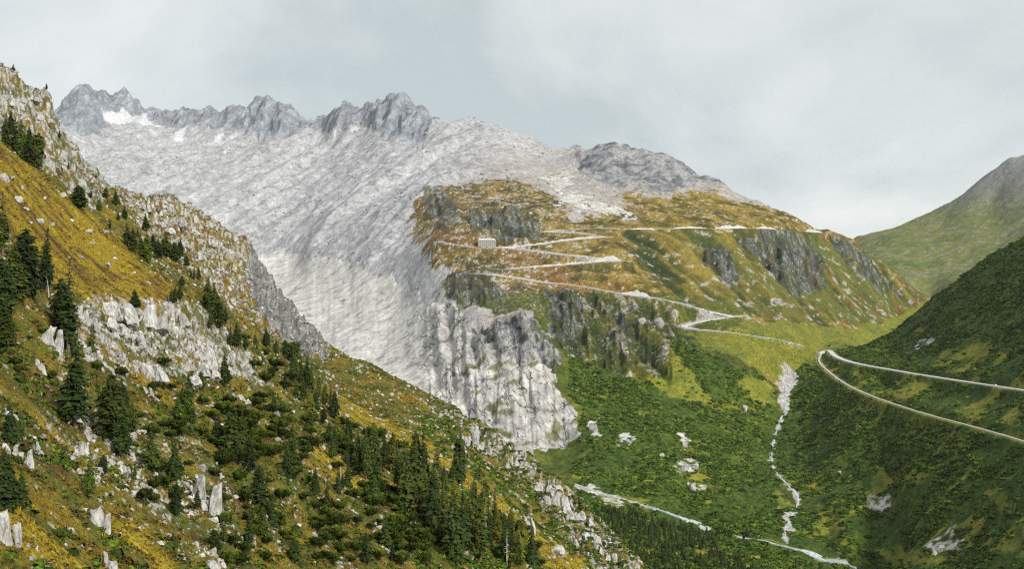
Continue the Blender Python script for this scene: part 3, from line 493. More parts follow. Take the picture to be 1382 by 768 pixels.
# ------------------------------------------------------------------ materials
def new_mat(name):
    m = bpy.data.materials.new(name); m.use_nodes = True; t = m.node_tree; b = t.nodes['Principled BSDF']
    b.inputs['Roughness'].default_value = 0.9; b.inputs['Specular IOR Level'].default_value = 0.15
    return m, t, b
def ground_mat(name, lam, bump, rockc, darkc, streak=None, samt=.2, camt=.5, var=1.0, joint=None):
    m, t, b = new_mat(name)
    a = N(t, 'ShaderNodeAttribute', attribute_name='cover'); g = N(t, 'ShaderNodeNewGeometry'); pos = g.outputs['Position']
    sp = N(t, 'ShaderNodeAttribute', attribute_name='speck'); sx = N(t, 'ShaderNodeSeparateColor'); t.links.new(sp.outputs['Color'], sx.inputs[0])
    n1 = noise_tex(t, pos, 1 / lam, 6.0, .68); n2 = noise_tex(t, pos, 2.7 / lam, 5.0, .7); n3_ = noise_tex(t, pos, .31 / lam, 3.0, .6)
    f = maprange(t, n1, .3, .7, 1 - .38 * var, 1 + .35 * var); f2 = maprange(t, n2, .3, .7, 1 - .28 * var, 1 + .28 * var)
    c = mixc(t, 1.0, a.outputs['Color'], mathn(t, 'MULTIPLY', f, f2), 'MULTIPLY')
    # dark tufts and clefts, deepened to paint in shadow contrast, then pale stones, each as dense as the place calls for
    vd = mathn(t, 'ADD', mathn(t, 'MULTIPLY', sx.outputs[1], .30), .30); dk = mathn(t, 'SUBTRACT', vd, n2); dk = mathn(t, 'MULTIPLY', dk, 14.0, True)
    c = mixc(t, mathn(t, 'MULTIPLY', dk, .9), c, mixc(t, .7, c, darkc, 'MIX'))
    map2 = N(t, 'ShaderNodeMapping'); map2.inputs['Location'].default_value = (311, 77, 19); t.links.new(pos, map2.inputs[0])
    n4 = noise_tex(t, map2.outputs[0], 1.9 / lam, 4.0, .62)
    vr = mathn(t, 'ADD', mathn(t, 'MULTIPLY', mathn(t, 'ADD', n4, mathn(t, 'MULTIPLY', n3_, .35)), 1.0), mathn(t, 'MULTIPLY', sx.outputs[0], .42)); rk_ = mathn(t, 'MULTIPLY', mathn(t, 'SUBTRACT', vr, .90), 16.0, True)
    c = mixc(t, rk_, c, mixc(t, 1.0, rockc, f2, 'MULTIPLY'))
    h = mathn(t, 'ADD', n1, mathn(t, 'MULTIPLY', rk_, .5))
    if streak:
        mp = N(t, 'ShaderNodeMapping'); mp.vector_type = 'TEXTURE'; mp.inputs['Rotation'].default_value = streak[0]; mp.inputs['Scale'].default_value = streak[1]; t.links.new(pos, mp.inputs[0])
        s1 = noise_tex(t, mp.outputs[0], 1.0, 6.0, .65, .15); s2 = noise_tex(t, mp.outputs[0], .33, 2.0, .5, .1)
        c = mixc(t, 1.0, c, maprange(t, s1, .3, .7, 1 - samt, 1 + samt), 'MULTIPLY')
        if joint:
            mj = N(t, 'ShaderNodeMapping'); mj.vector_type = 'TEXTURE'; mj.inputs['Rotation'].default_value = streak[0]; mj.inputs['Scale'].default_value = joint; t.links.new(pos, mj.inputs[0])
            wob = N(t, 'ShaderNodeVectorMath', operation='ADD'); wn = N(t, 'ShaderNodeTexNoise'); wn.inputs['Scale'].default_value = 1.6; wn.inputs['Detail'].default_value = 4.0; t.links.new(mj.outputs[0], wn.inputs['Vector']); t.links.new(mj.outputs[0], wob.inputs[0]); t.links.new(wn.outputs['Color'], wob.inputs[1])
            ve = N(t, 'ShaderNodeTexVoronoi', feature='DISTANCE_TO_EDGE'); ve.inputs['Scale'].default_value = 1.0; t.links.new(wob.outputs[0], ve.inputs['Vector'])
            vc = N(t, 'ShaderNodeTexVoronoi', feature='F1'); vc.inputs['Scale'].default_value = 1.0; t.links.new(wob.outputs[0], vc.inputs['Vector'])
            sc_ = N(t, 'ShaderNodeSeparateColor'); t.links.new(vc.outputs['Color'], sc_.inputs[0])
            c = mixc(t, 1.0, c, maprange(t, sc_.outputs[0], 0, 1, .80, 1.14), 'MULTIPLY')
            jm = mathn(t, 'MULTIPLY', maprange(t, ve.outputs['Distance'], .006, .05, 1.0, 0.0), maprange(t, n3_, .42, .6))
            c = mixc(t, mathn(t, 'MULTIPLY', jm, .8), c, darkc)
            h = mathn(t, 'ADD', h, mathn(t, 'SUBTRACT', mathn(t, 'MULTIPLY', sc_.outputs[1], .8), mathn(t, 'MULTIPLY', jm, 1.5)))
        cr = mathn(t, 'ABSOLUTE', mathn(t, 'SUBTRACT', s2, .5)); crk = maprange(t, cr, .002, .020, 1.0, 0.0); crk = mathn(t, 'MULTIPLY', crk, maprange(t, noise_tex(t, pos, .5 / lam, 3.0, .6), .47, .62))
        c = mixc(t, mathn(t, 'MULTIPLY', crk, camt), c, darkc)
        h = mathn(t, 'SUBTRACT', mathn(t, 'ADD', h, mathn(t, 'MULTIPLY', s1, samt * 2)), mathn(t, 'MULTIPLY', crk, camt))
    t.links.new(c, b.inputs['Base Color'])
    bp = N(t, 'ShaderNodeBump'); bp.inputs['Strength'].default_value = 1.0; bp.inputs['Distance'].default_value = bump
    t.links.new(h, bp.inputs['Height']); t.links.new(bp.outputs[0], b.inputs['Normal'])
    return m
MG_NEAR = ground_mat('alpine_turf_and_rock', 1.3, .5, (.44, .43, .41), (.014, .013, .005)); MG_MID = ground_mat('valley_ground', 7.0, 2.4, (.36, .355, .345), (.028, .034, .014))
MG_FAR = ground_mat('mountain_rock', 15.0, 3.6, (.42, .42, .43), (.09, .095, .105), ((0, 0, math.radians(28)), (14, 90, 40)), .10, .10, .7)
MG_POLISH = ground_mat('ice_polished_granite', 12.0, 1.3, (.46, .45, .43), (.07, .07, .07), ((0, 0, math.radians(-20)), (130, 16, 40)), .14, .7, .6)
MG_GRANITE = ground_mat('polished_granite', 9.0, 1.4, (.46, .45, .43), (.055, .055, .055), ((0, 0, math.radians(-70)), (150, 7, 90)), .20, .45, .55, (62, 17, 34))
def plain_mat(name, col, lam=2.0, var=.25, rough=.85, spec=.2):
    m, t, b = new_mat(name); g = N(t, 'ShaderNodeNewGeometry')
    n1 = noise_tex(t, g.outputs['Position'], 1 / lam, 4.0, .6); f = maprange(t, n1, .3, .7, 1 - var, 1 + var)
    c = mixc(t, 1.0, tuple(col), f, 'MULTIPLY'); t.links.new(c, b.inputs['Base Color'])
    b.inputs['Roughness'].default_value = rough; b.inputs['Specular IOR Level'].default_value = spec
    return m

# ------------------------------------------------------------------ terrain meshes, one for each landform
def tag(o, label=None, cat=None, group=None, kind=None):
    for k, v in (('label', label), ('category', cat), ('group', group), ('kind', kind)):
        if v: o[k] = v
    return o
def raw_mesh(name, co, faces, smooth=True, colors=None, mat=None, speck=None):
    me = bpy.data.meshes.new(name); k = faces.shape[1]
    me.vertices.add(len(co)); me.vertices.foreach_set('co', np.ascontiguousarray(co, np.float32).ravel())
    me.loops.add(faces.size); me.loops.foreach_set('vertex_index', np.ascontiguousarray(faces, np.int32).ravel())
    me.polygons.add(len(faces)); me.polygons.foreach_set('loop_start', np.arange(0, faces.size, k, dtype=np.int32))
    me.update(calc_edges=True)
    me.polygons.foreach_set('use_smooth', np.full(len(faces), smooth))
    if colors is not None:
        at = me.attributes.new('cover', 'FLOAT_COLOR', 'POINT')
        at.data.foreach_set('color', np.c_[colors, np.ones(len(colors))].astype(np.float32).ravel())
    if speck is not None:
        at = me.attributes.new('speck', 'FLOAT_COLOR', 'POINT'); at.data.foreach_set('color', np.c_[speck, np.ones(len(speck))].astype(np.float32).ravel())
    if mat: me.materials.append(mat)
    return me
def link(name, me, parent=None):
    o = bpy.data.objects.new(name, me); COL.objects.link(o)
    if parent is not None: o.parent = parent
    return o
H_, W_ = FU.shape
LAND = np.full(FU.shape, 2)                                     # scree basin
LAND[NEAR] = 0
LAND[FAR & (PU > 600)] = 4
LAND[gold | (FAR & (FU > 600) & (Yw < 2700))] = 5
LAND[meadow | shrub] = 6
LAND[granite] = 3; LAND[granite & (PU < 560 + 40 * J1)] = 11
LAND[peaks & (FU < 600)] = 1
LAND[rightside] = 7; LAND[farm] = 8; LAND[snow] = 9; LAND[streamg] = 10
idx = np.arange(H_ * W_).reshape(H_, W_)
QUAD = np.stack([idx[:-1, :-1], idx[:-1, 1:], idx[1:, 1:], idx[1:, :-1]], -1).reshape(-1, 4)
FL = LAND[:-1, :-1].ravel()
CO = np.stack([Xw, Yw2, Zw], -1).reshape(-1, 3); CC = COLR.reshape(-1, 3)
LANDS = {0: ('hillside', MG_NEAR, 'steep near hillside of golden grass, heath and pale outcrops'), 1: ('mountain_ridge', MG_FAR, 'jagged blue grey rock peaks along the skyline'), 2: ('scree_slope', MG_FAR, 'pale grey scree bowl under the jagged peaks'),
    3: ('granite_cliff', MG_GRANITE, 'bare whitish jointed granite cliff above the river'), 4: ('mountain', MG_FAR, 'broad grey and brown mountain behind the hairpin road'), 5: ('mountainside', MG_MID, 'golden and green mountainside carrying the hairpin road'),
    6: ('valley_floor', MG_MID, 'green shrub covered valley floor and meadow'), 7: ('shrub_hillside', MG_MID, 'dark green shrub covered hillside with two roads'), 8: ('far_mountain', MG_FAR, 'olive mountain with grey summit beyond the pass'),
    11: ('polished_slabs', MG_POLISH, 'smooth pale ice-polished slabs at the mouth of the scree bowl'), 9: ('snowfield', MG_FAR, 'white snowfields below the jagged peaks'), 10: ('stream_bed', MG_MID, 'pale gravel bed of the side stream')}
deep = (FL == 0) & (FU[:-1, :-1].ravel() > 1010)
ci_ = np.unique(np.r_[np.searchsorted(fu, 1010.01) - 1 + np.arange(0, W_, 8), W_ - 1]); ci_ = ci_[ci_ < W_]; ri_ = np.unique(np.r_[np.arange(0, np.searchsorted(Yrow, 470), 8), np.searchsorted(Yrow, 470)])
ic = idx[np.ix_(ri_, ci_)]; QDEEP = np.stack([ic[:-1, :-1], ic[:-1, 1:], ic[1:, 1:], ic[1:, :-1]], -1).reshape(-1, 4)
for k, (nm, mt, lb) in LANDS.items():
    q = QUAD[(FL == k) & ~(deep & (np.repeat(np.arange(H_ - 1), W_ - 1) < ri_[-1]))]
    if k == 0: q = np.concatenate([q, QDEEP])
    if not len(q): continue
    us, inv = np.unique(q, return_inverse=True)
    o = link(nm, raw_mesh(nm, CO[us], inv.reshape(-1, 4), True, CC[us], mt, SPK.reshape(-1, 3)[us])); tag(o, lb, kind='structure')

# ------------------------------------------------------------------ finding places on the ground
def hit(u, v, lo=100.0, hi=9000.0):
    j = int(np.clip(np.searchsorted(fu, u), 1, W_ - 1)); r0, r1 = np.searchsorted(Yrow, (lo, hi)); col = VV[r0:r1, j]
    k = np.nonzero(col <= v)[0]
    i = r0 + (int(k[0]) if len(k) else int(np.argmin(col)))
    t = (fu[j] - u) / (fu[j] - fu[j - 1]); return CO.reshape(H_, W_, 3)[i, j] * (1 - t) + CO.reshape(H_, W_, 3)[i, j - 1] * t
CO3 = CO.reshape(H_, W_, 3)
AREA = np.abs(np.gradient(Xw, axis=1) * np.gradient(Yw2, axis=0))
def pick(weight, count, seed):
    w = (weight * AREA).ravel(); w[~np.isfinite(w)] = 0; c = np.cumsum(w); r = np.random.RandomState(seed)
    k = np.searchsorted(c, r.rand(count) * c[-1]); k = np.minimum(k, len(w) - 1)
    p = CO[k].copy(); ok = np.abs(Yw.ravel()[k]) > 0
    jx = (r.rand(count) - .5) * np.gradient(Xw, axis=1).ravel()[k]; sl = np.gradient(Zw, axis=1).ravel()[k] / np.maximum(np.gradient(Xw, axis=1).ravel()[k], 1e-6)
    p[:, 0] += jx; p[:, 2] += jx * np.clip(sl, -3, 3); return p, k

# ------------------------------------------------------------------ meshes for plants and stones
class MB:
    def __init__(s): s.v = []; s.f = []; s.c = []
    def add(s, pts, faces, col=(1, 1, 1)):
        b = len(s.v); s.v += [tuple(p) for p in pts]; s.c += [col] * len(pts); s.f += [tuple(i + b for i in f) for f in faces]
    def mesh(s, name, mat, smooth=False):
        me = bpy.data.meshes.new(name); me.from_pydata(s.v, [], s.f); me.update()
        at = me.attributes.new('cover', 'FLOAT_COLOR', 'POINT'); at.data.foreach_set('color', np.c_[np.array(s.c), np.ones(len(s.c))].astype(np.float32).ravel())
        if smooth: me.polygons.foreach_set('use_smooth', np.ones(len(s.f), bool))
        me.materials.append(mat); return me
    def box(s, c, d, rz=0, col=(1, 1, 1)):
        cx, cy, cz = c; x, y, z = (q * .5 for q in d); ca, sa = math.cos(rz), math.sin(rz)
        p = [(cx + i * x * ca - j * y * sa, cy + i * x * sa + j * y * ca, cz + k * z) for k in (-1, 1) for i, j in ((-1, -1), (1, -1), (1, 1), (-1, 1))]
        s.add(p, [(3, 2, 1, 0), (4, 5, 6, 7), (0, 1, 5, 4), (1, 2, 6, 5), (2, 3, 7, 6), (3, 0, 4, 7)], col)
    def tube(s, pts, rads, n=6, col=(1, 1, 1)):
        b = len(s.v); rings = len(pts)
        for i, (p, r) in enumerate(zip(pts, rads)):
            a = Vector(pts[min(i + 1, rings - 1)]) - Vector(pts[max(i - 1, 0)]); a.normalize()
            t = a.cross(Vector((0, 1, .1))).normalized(); q = a.cross(t)
            for k in range(n):
                w = 2 * math.pi * k / n; o = Vector(p) + (t * math.cos(w) + q * math.sin(w)) * r; s.v.append(tuple(o)); s.c.append(col)
        for i in range(rings - 1):
            for k in range(n): s.f.append((b + i * n + k, b + i * n + (k + 1) % n, b + (i + 1) * n + (k + 1) % n, b + (i + 1) * n + k))
        s.f.append(tuple(b + (rings - 1) * n + k for k in range(n)))
def leaf_mat(name, base, spread=.35, second=None):
    m, t, b = new_mat(name); a = N(t, 'ShaderNodeAttribute', attribute_name='cover'); oi = N(t, 'ShaderNodeObjectInfo')
    two = mixc(t, maprange(t, noise_tex(t, oi.outputs['Location'], .37, 1.0), .42, .62), tuple(base), tuple(second or base))
    c = mixc(t, 1.0, two, a.outputs['Color'], 'MULTIPLY')
    f = maprange(t, oi.outputs['Random'], 0, 1, 1 - spread, 1 + spread)
    c = mixc(t, 1.0, c, f, 'MULTIPLY')
    g = N(t, 'ShaderNodeNewGeometry'); n1 = noise_tex(t, g.outputs['Position'], 2.2, 2.0, .6)
    c = mixc(t, 1.0, c, maprange(t, n1, .3, .7, .65, 1.4), 'MULTIPLY')
    t.links.new(c, b.inputs['Base Color']); b.inputs['Roughness'].default_value = .75
    return m
M_SPRUCE = leaf_mat('spruce_needles', (.019, .034, .007), .4, (.040, .056, .008)); M_LARCH = leaf_mat('larch_needles', (.085, .088, .011)); M_PINE = leaf_mat('dwarf_pine_needles', (.030, .052, .007), .45, (.055, .075, .009))
M_BARK = plain_mat('bark', (.11, .085, .065), .4, .35); M_DEAD = plain_mat('bleached_wood', (.42, .40, .37), .5, .25)
M_SHRUB = leaf_mat('alder_leaves', (.026, .056, .005), .55, (.056, .094, .008)); M_HEATH = leaf_mat('heath', (.085, .062, .016), .6); M_TUFT = leaf_mat('golden_grass', (.20, .152, .014), .45)
def rock_mat(name, base):
    m, t, b = new_mat(name); g = N(t, 'ShaderNodeNewGeometry'); oi = N(t, 'ShaderNodeObjectInfo')
    mp = N(t, 'ShaderNodeMapping'); mp.inputs['Scale'].default_value = (1, 1, .35); t.links.new(g.outputs['Position'], mp.inputs[0])
    n1 = noise_tex(t, mp.outputs[0], 1.1, 6.0, .7); n2 = noise_tex(t, mp.outputs[0], 2.9, 5.0, .65)
    c = mixc(t, maprange(t, n1, .38, .62), tuple(q * .5 for q in base), tuple(q * 1.15 for q in base))
    c = mixc(t, maprange(t, n2, .56, .70), c, tuple(base[i] * (.42, .42, .30)[i] for i in range(3)))
    c = mixc(t, 1.0, c, maprange(t, oi.outputs['Random'], 0, 1, .75, 1.15), 'MULTIPLY'); t.links.new(c, b.inputs['Base Color'])
    bp = N(t, 'ShaderNodeBump'); bp.inputs['Strength'].default_value = .8; bp.inputs['Distance'].default_value = .3
    t.links.new(n2, bp.inputs['Height']); t.links.new(bp.outputs[0], b.inputs['Normal']); return m
M_ROCK = rock_mat('granite_boulder', (.43, .42, .40)); M_ROCKG = rock_mat('grey_rock', (.29, .29, .29))

def conifer(seed, slim=1.0, dens=1.0, expo=.75):
    """a tree of unit height: crown mesh and trunk mesh"""
    r = random.Random(seed); mb = MB(); tr = MB()
    lean = (r.uniform(-.03, .03), r.uniform(-.03, .03))
    tr.tube([(lean[0] * t * t, lean[1] * t * t, -.06 + 1.02 * t) for t in (0, .25, .55, .85, 1)], [.021, .017, .012, .006, .002], 6)
    lv = int(30 * dens); base = r.uniform(.02, .18); gap = r.choice((0, .25, .5)); ga = r.uniform(0, 6.28)
    for i in range(lv):
        t = i / (lv - 1); z = base + (0.985 - base) * t ** .92
        L = .195 * slim * ((1 - t) ** expo * (.72 + .28 * min(1, t * 6)) + .03) * r.uniform(.8, 1.15)
        nb = 7 if t < .6 else 5
        a0 = r.uniform(0, 6.28)
        for k in range(nb):
            if r.random() < .10 + gap * (math.cos(a0 * 0 + 6.283 * k / nb - ga) > .4): continue
            a = a0 + 6.283 * k / nb + r.uniform(-.35, .35); l = L * r.uniform(.65, 1.2); dr = r.uniform(.25, .60) * l; ca, sa = math.cos(a), math.sin(a)
            bx, by = lean[0] * z * z, lean[1] * z * z; sh = r.uniform(.65, 1.3); col = (sh * r.uniform(.9, 1.15), sh, sh * .9)
            def P(d, side, dz): return (bx + ca * d * l - sa * side * l, by + sa * d * l + ca * side * l, z + dz * l - dr * (d ** 1.3) + .12 * l * d * d)
            wv = r.uniform(.30, .44)
            # a drooping bough: a ridged spray with ragged side shoots
            mb.add([P(0, 0, .05), P(.45, wv, -.12), P(1, 0, .02), P(.45, -wv, -.12), P(.5, 0, .12)], [(0, 1, 4), (1, 2, 4), (2, 3, 4), (3, 0, 4)], col)
            for q in range(3):
                d = r.uniform(.35, .85); sd = r.choice((-1, 1)); e = r.uniform(.22, .40)
                mb.add([P(d, 0, .02), P(d + .10, sd * e, -.18), P(d + .22, sd * .05, -.28)], [(0, 1, 2)], tuple(c * r.uniform(.7, 1.2) for c in col))
    mb.tube([(lean[0], lean[1], .93), (lean[0], lean[1], 1.0)], [.012, .001], 4)
    return mb, tr
def bush(seed):
    """a dwarf pine of unit width: upswept ragged sprays over a low dome, and its stem"""
    r = random.Random(seed); mb = MB(); st = MB()
    lobes = [(r.uniform(-.26, .26), r.uniform(-.26, .26), r.uniform(.24, .52)) for _ in range(6)]
    for x, y, h in lobes: st.tube([(0, 0, -.15), (x * .6, y * .6, h * .4), (x, y, h)], [.03, .02, .01], 5)
    for i in range(420):
        x0, y0, h = r.choice(lobes); a = r.uniform(0, 6.28); e = math.asin(r.uniform(-.15, 1)); R = r.uniform(.16, .36)
        d = Vector((math.cos(a) * math.cos(e), math.sin(a) * math.cos(e), math.sin(e) * .85)); c = Vector((x0, y0, h * .75))
        p = c + d * R * .55; q = c + d * R + Vector((0, 0, r.uniform(.02, .09))); s_ = d.cross(Vector((0, 0, 1))); s_ = (s_.normalized() if s_.length > .01 else Vector((1, 0, 0))) * r.uniform(.05, .095)
        sh = r.uniform(.6, 1.4); col = (sh * r.uniform(.85, 1.25), sh, sh * .8); m_ = (p + q) * .5
        mb.add([p, m_ + s_, q, m_ - s_, m_ + d * .03], [(0, 1, 4), (1, 2, 4), (2, 3, 4), (3, 0, 4)], col)
    return mb, st
def hull_rock(seed, dims, n=26, rag=.25):
    r = random.Random(seed); bm = bmesh.new()
    for i in range(n):
        v = Vector((r.gauss(0, 1), r.gauss(0, 1), r.gauss(0, 1))).normalized(); v = Vector([math.copysign(abs(c) ** .7, c) for c in v]) * r.uniform(1 - rag, 1)
        bm.verts.new((v.x * dims[0] * .5, v.y * dims[1] * .5, v.z * dims[2] * .5))
    res = bmesh.ops.convex_hull(bm, input=bm.verts); bmesh.ops.delete(bm, geom=list({e for e in res['geom_interior'] + res['geom_unused'] if isinstance(e, bmesh.types.BMVert)}), context='VERTS')
    bmesh.ops.recalc_face_normals(bm, faces=bm.faces)
    return bm
def weather(bm, seed, amp, cuts=2):
    bmesh.ops.subdivide_edges(bm, edges=bm.edges[:], cuts=cuts, use_grid_fill=True); bmesh.ops.triangulate(bm, faces=bm.faces[:]); bm.normal_update()
    for v in bm.verts:
        q = v.co * 3.1 + Vector((seed, seed * 2.3, 0)); v.co += v.normal * amp * (mnoise.noise(q) + .6 * mnoise.noise(q * 2.7) - .5 * abs(mnoise.noise(q * 1.3 + Vector((9, 9, 9)))))
def block_rock(seed, dims):
    r = random.Random(seed); bm = bmesh.new(); sk = (r.uniform(-.2, .2), r.uniform(-.2, .2))
    for i in (-1, 1):
        for j in (-1, 1):
            for k in (-1, 1):
                c = [i * r.uniform(.72, 1), j * r.uniform(.72, 1), k * r.uniform(.75, 1)]
                if k > 0: c[0] *= r.uniform(.15, .9); c[1] *= r.uniform(.15, .9); c[2] *= r.uniform(.45, 1)
                for ax in range(3):
                    q = list(c); q[ax] *= r.uniform(.62, .88); bm.verts.new(((q[0] + sk[0] * q[2]) * dims[0] * .5, (q[1] + sk[1] * q[2]) * dims[1] * .5, q[2] * dims[2] * .5))
    res = bmesh.ops.convex_hull(bm, input=bm.verts); bmesh.ops.delete(bm, geom=list({e for e in res['geom_interior'] + res['geom_unused'] if isinstance(e, bmesh.types.BMVert)}), context='VERTS')
    bmesh.ops.recalc_face_normals(bm, faces=bm.faces); weather(bm, seed, .09); me = bpy.data.meshes.new('slab'); bm.to_mesh(me); bm.free(); me.materials.append(M_ROCK); return me
def rock_mesh(name, seed, dims, mat, **k):
    bm = hull_rock(seed, dims, **k)
    if name == 'slab': weather(bm, seed, .10)
    elif name == 'boulder': weather(bm, seed, .08, 1)
    me = bpy.data.meshes.new(name); bm.to_mesh(me); bm.free(); me.materials.append(mat); return me

# ------------------------------------------------------------------ roads, walls and water
M_ROAD = plain_mat('pale_road_surface', (.46, .45, .43), 6.0, .14); M_TRACK = plain_mat('gravel_track', (.42, .36, .26), 4.0, .22); M_WALL = plain_mat('dry_stone', (.46, .45, .43), 2.2, .35)
M_WATER, wt, wb = new_mat('glacial_water'); wg = N(wt, 'ShaderNodeNewGeometry'); wf = maprange(wt, noise_tex(wt, wg.outputs['Position'], .22, 5.0, .7), .38, .60)
wt.links.new(mixc(wt, wf, (.16, .20, .21), (.50, .53, .54)), wb.inputs['Base Color']); wb.inputs['Roughness'].default_value = .15; wb.inputs['Specular IOR Level'].default_value = .5
def ribbon(P, wid, lift, thick=.5):
    d = np.gradient(P, axis=0); d[:, 2] = 0; d /= np.linalg.norm(d, axis=1, keepdims=True) + 1e-9; s_ = np.stack([-d[:, 1], d[:, 0], 0 * d[:, 0]], 1); w = np.broadcast_to(np.asarray(wid, float), (len(P),))[:, None] * .5
    up = np.array([0, 0, 1.0]); A = P + s_ * w + up * lift; B = P - s_ * w + up * lift
    co = np.stack([A, B, B - up * thick, A - up * thick], 1).reshape(-1, 3); f = []
    for i in range(len(P) - 1):
        a, b = i * 4, i * 4 + 4
        f += [(a, a + 1, b + 1, b), (a + 1, a + 2, b + 2, b + 1), (a + 3, a, b, b + 3)]
    return co, np.array(f)
def ground_z(P):
    """height of the finished ground under points"""
    out = P.copy()
    for i, (x, y, z) in enumerate(P):
        r = np.searchsorted(Yrow, y); c = np.searchsorted(fu, CU + x / y * FPX); r = int(np.clip(r, 1, H_ - 1)); c = int(np.clip(c, 1, W_ - 1))
        out[i, 2] = Zw[r - 1:r + 1, c - 1:c + 1].mean()
    return out
def gz(x, y): return float(ground_z(np.array([[x, y, 0.0]]))[0, 2])
ROADLBL = dict(ROAD_UP='pale wide road curving along the shrub covered hillside', ROAD_LOW='narrow gravel track below the wide hillside road', ROAD_Z1='pale road crossing the cliffs under the hotel',
    ROAD_Z1B='lowest hairpin loop of the pass road above the meadow', ROAD_Z2='pass road leg ending at the large pale cutting', ROAD_Z3='pass road leg from the pale cutting to the hotel', ROAD_Z4='pass road leg climbing from the hotel',
    ROAD_Z5='short pass road leg below the top traverse', ROAD_Z6='top traverse of the pass road round the mountain', ROAD_HOTEL='parking terrace road beside the hotel', ROAD_UPPER='gravel yard road at the long white shed')
for k, P in ROADP.items():
    co, f = ribbon(P, RWID[k], .55, 1.6); o = link('gravel_track' if k == 'ROAD_LOW' else 'road', raw_mesh('road', co, f, False, mat=M_TRACK if k == 'ROAD_LOW' else M_ROAD)); tag(o, ROADLBL[k], kind='structure')
def wall_along(P, side, off, h, thick, below, label):
    d = np.gradient(P, axis=0); d[:, 2] = 0; d /= np.linalg.norm(d, axis=1, keepdims=True) + 1e-9; s_ = np.stack([-d[:, 1], d[:, 0], 0 * d[:, 0]], 1) * side
    rr = np.random.RandomState(len(label)); hh = (h * (.45 + .75 * rr.rand(len(P))) * (np.sin(np.linspace(.12, math.pi - .12, len(P))) ** .7 if h > 1 else 1))[:, None] * np.array([0, 0, 1.0]); lo = np.array([0, 0, below])
    A = P + s_ * off; B = P + s_ * (off + thick); co = np.stack([A - lo, B - lo, B + hh, A + hh], 1).reshape(-1, 3); f = []
    for i in range(len(P) - 1):
        a, b = i * 4, i * 4 + 4
        f += [(a + j, a + (j + 1) % 4, b + (j + 1) % 4, b + j) for j in range(4)]
    f += [(0, 1, 2, 3), tuple(len(co) - 4 + j for j in (3, 2, 1, 0))]
    o = link('retaining_wall', raw_mesh('retaining_wall', co, np.array(f), False, mat=M_WALL)); tag(o, label, 'wall', 'retaining walls of the pass road')
def seg(k, u0, u1):
    P = ROADP[k]; uu = CU + P[:, 0] / P[:, 1] * FPX; return P[(uu >= u0) & (uu <= u1)]
for k, u0, u1, side, h, below, lb in (('ROAD_Z6', 850, 890, 0, 5, 4, 'low stone wall where the top road traverse leaves the hairpins'), ('ROAD_Z6', 905, 956, 0, 5, 4, 'long pale stone wall beside the top road traverse'), ('ROAD_Z6', 966, 1012, 0, 10, 4, 'tallest pale stone wall on the top road traverse'),
        ('ROAD_Z6', 1020, 1050, 0, 7, 4, 'short pale wall past the tallest wall of the top traverse'), ('ROAD_Z6', 1088, 1112, 0, 12, 4, 'last pale wall on the top traverse near the skyline'), ('ROAD_Z2', 800, 840, 0, 12, 4, 'high pale cut wall above the hairpin below the hotel road'), ('ROAD_Z1', 835, 878, 0, 11, 3, 'rough pale cut wall above the lowest long road leg'),
        ('ROAD_Z5', 735, 800, 0, 3, 4, 'low wall along the short leg under the top traverse'), ('ROAD_Z4', 749, 812, 0, 4, 4, 'stone wall behind the leg climbing from the hotel'), ('ROAD_Z3', 676, 838, 1, 3.4, 5, 'pale supporting wall under the road leg just below the hotel'), ('ROAD_Z2', 682, 842, 1, 3.4, 5, 'pale supporting wall under the leg ending at the large cutting'), ('ROAD_Z1', 642, 770, 1, 3.4, 5, 'pale supporting wall under the long leg across the cliffs'), ('ROAD_Z1', 800, 990, 1, 1.0, 3, 'low kerb wall along the leg falling to the outer hairpin'),
        ('ROAD_Z4', 672, 816, 1, 3.4, 5, 'pale supporting wall under the leg climbing from the hotel'), ('ROAD_Z5', 730, 816, 1, 3.4, 5, 'pale supporting wall under the short leg of the top loop'), ('ROAD_Z6', 732, 850, 1, 1.0, 4, 'long pale supporting wall under the top traverse'), ('ROAD_UPPER', 624, 698, 1, .6, 3, 'low bank wall in front of the long white shed'), ('ROAD_HOTEL', 596, 655, 1, -.3, 8, 'grey terrace wall under the hotel parking')):
    P = seg(k, u0, u1)
    if len(P) < 2: continue
    d = P[-1] - P[0]; left_is_far = (-d[1] * 0 + d[0]) > 0          # left of travel points away from the viewer when heading to +x
    far_side = 1 if left_is_far else -1
    wall_along(P, far_side if side == 0 else -far_side, RWID[k] * .5 + .6, h, 1.2, below, lb)
for P, w0, nm, lb, a, b in ((RIVERP, 9, 'river', 'milky white river winding across the valley floor', 0, 1), (STREAMP, 2.6, 'stream', 'thin white side stream tumbling down its gravel bed', 0, 1)):
    G = ground_z(P)
    if nm == 'river': G = G[G[:, 1] < 1515]
    for _ in range(3): G[1:-1, 2] = np.minimum(G[1:-1, 2], (G[:-2, 2] + G[1:-1, 2] + G[2:, 2]) / 3)
    t = np.arange(len(G)); wd = w0 * (1 + .45 * np.sin(t * .23) + .3 * np.sin(t * .61 + 1))
    if nm == 'river': wd *= np.interp(CU + G[:, 0] / G[:, 1] * FPX, [800, 850, 900, 925, 960, 990, 1060, 1085, 1120], [.35, .3, .5, 1.2, 1.3, .6, .35, 1.1, 1.1])
    co, f = ribbon(G, wd, .7, 1.5); tag(link(nm, raw_mesh(nm, co, f, False, mat=M_WATER)), lb, kind='structure')

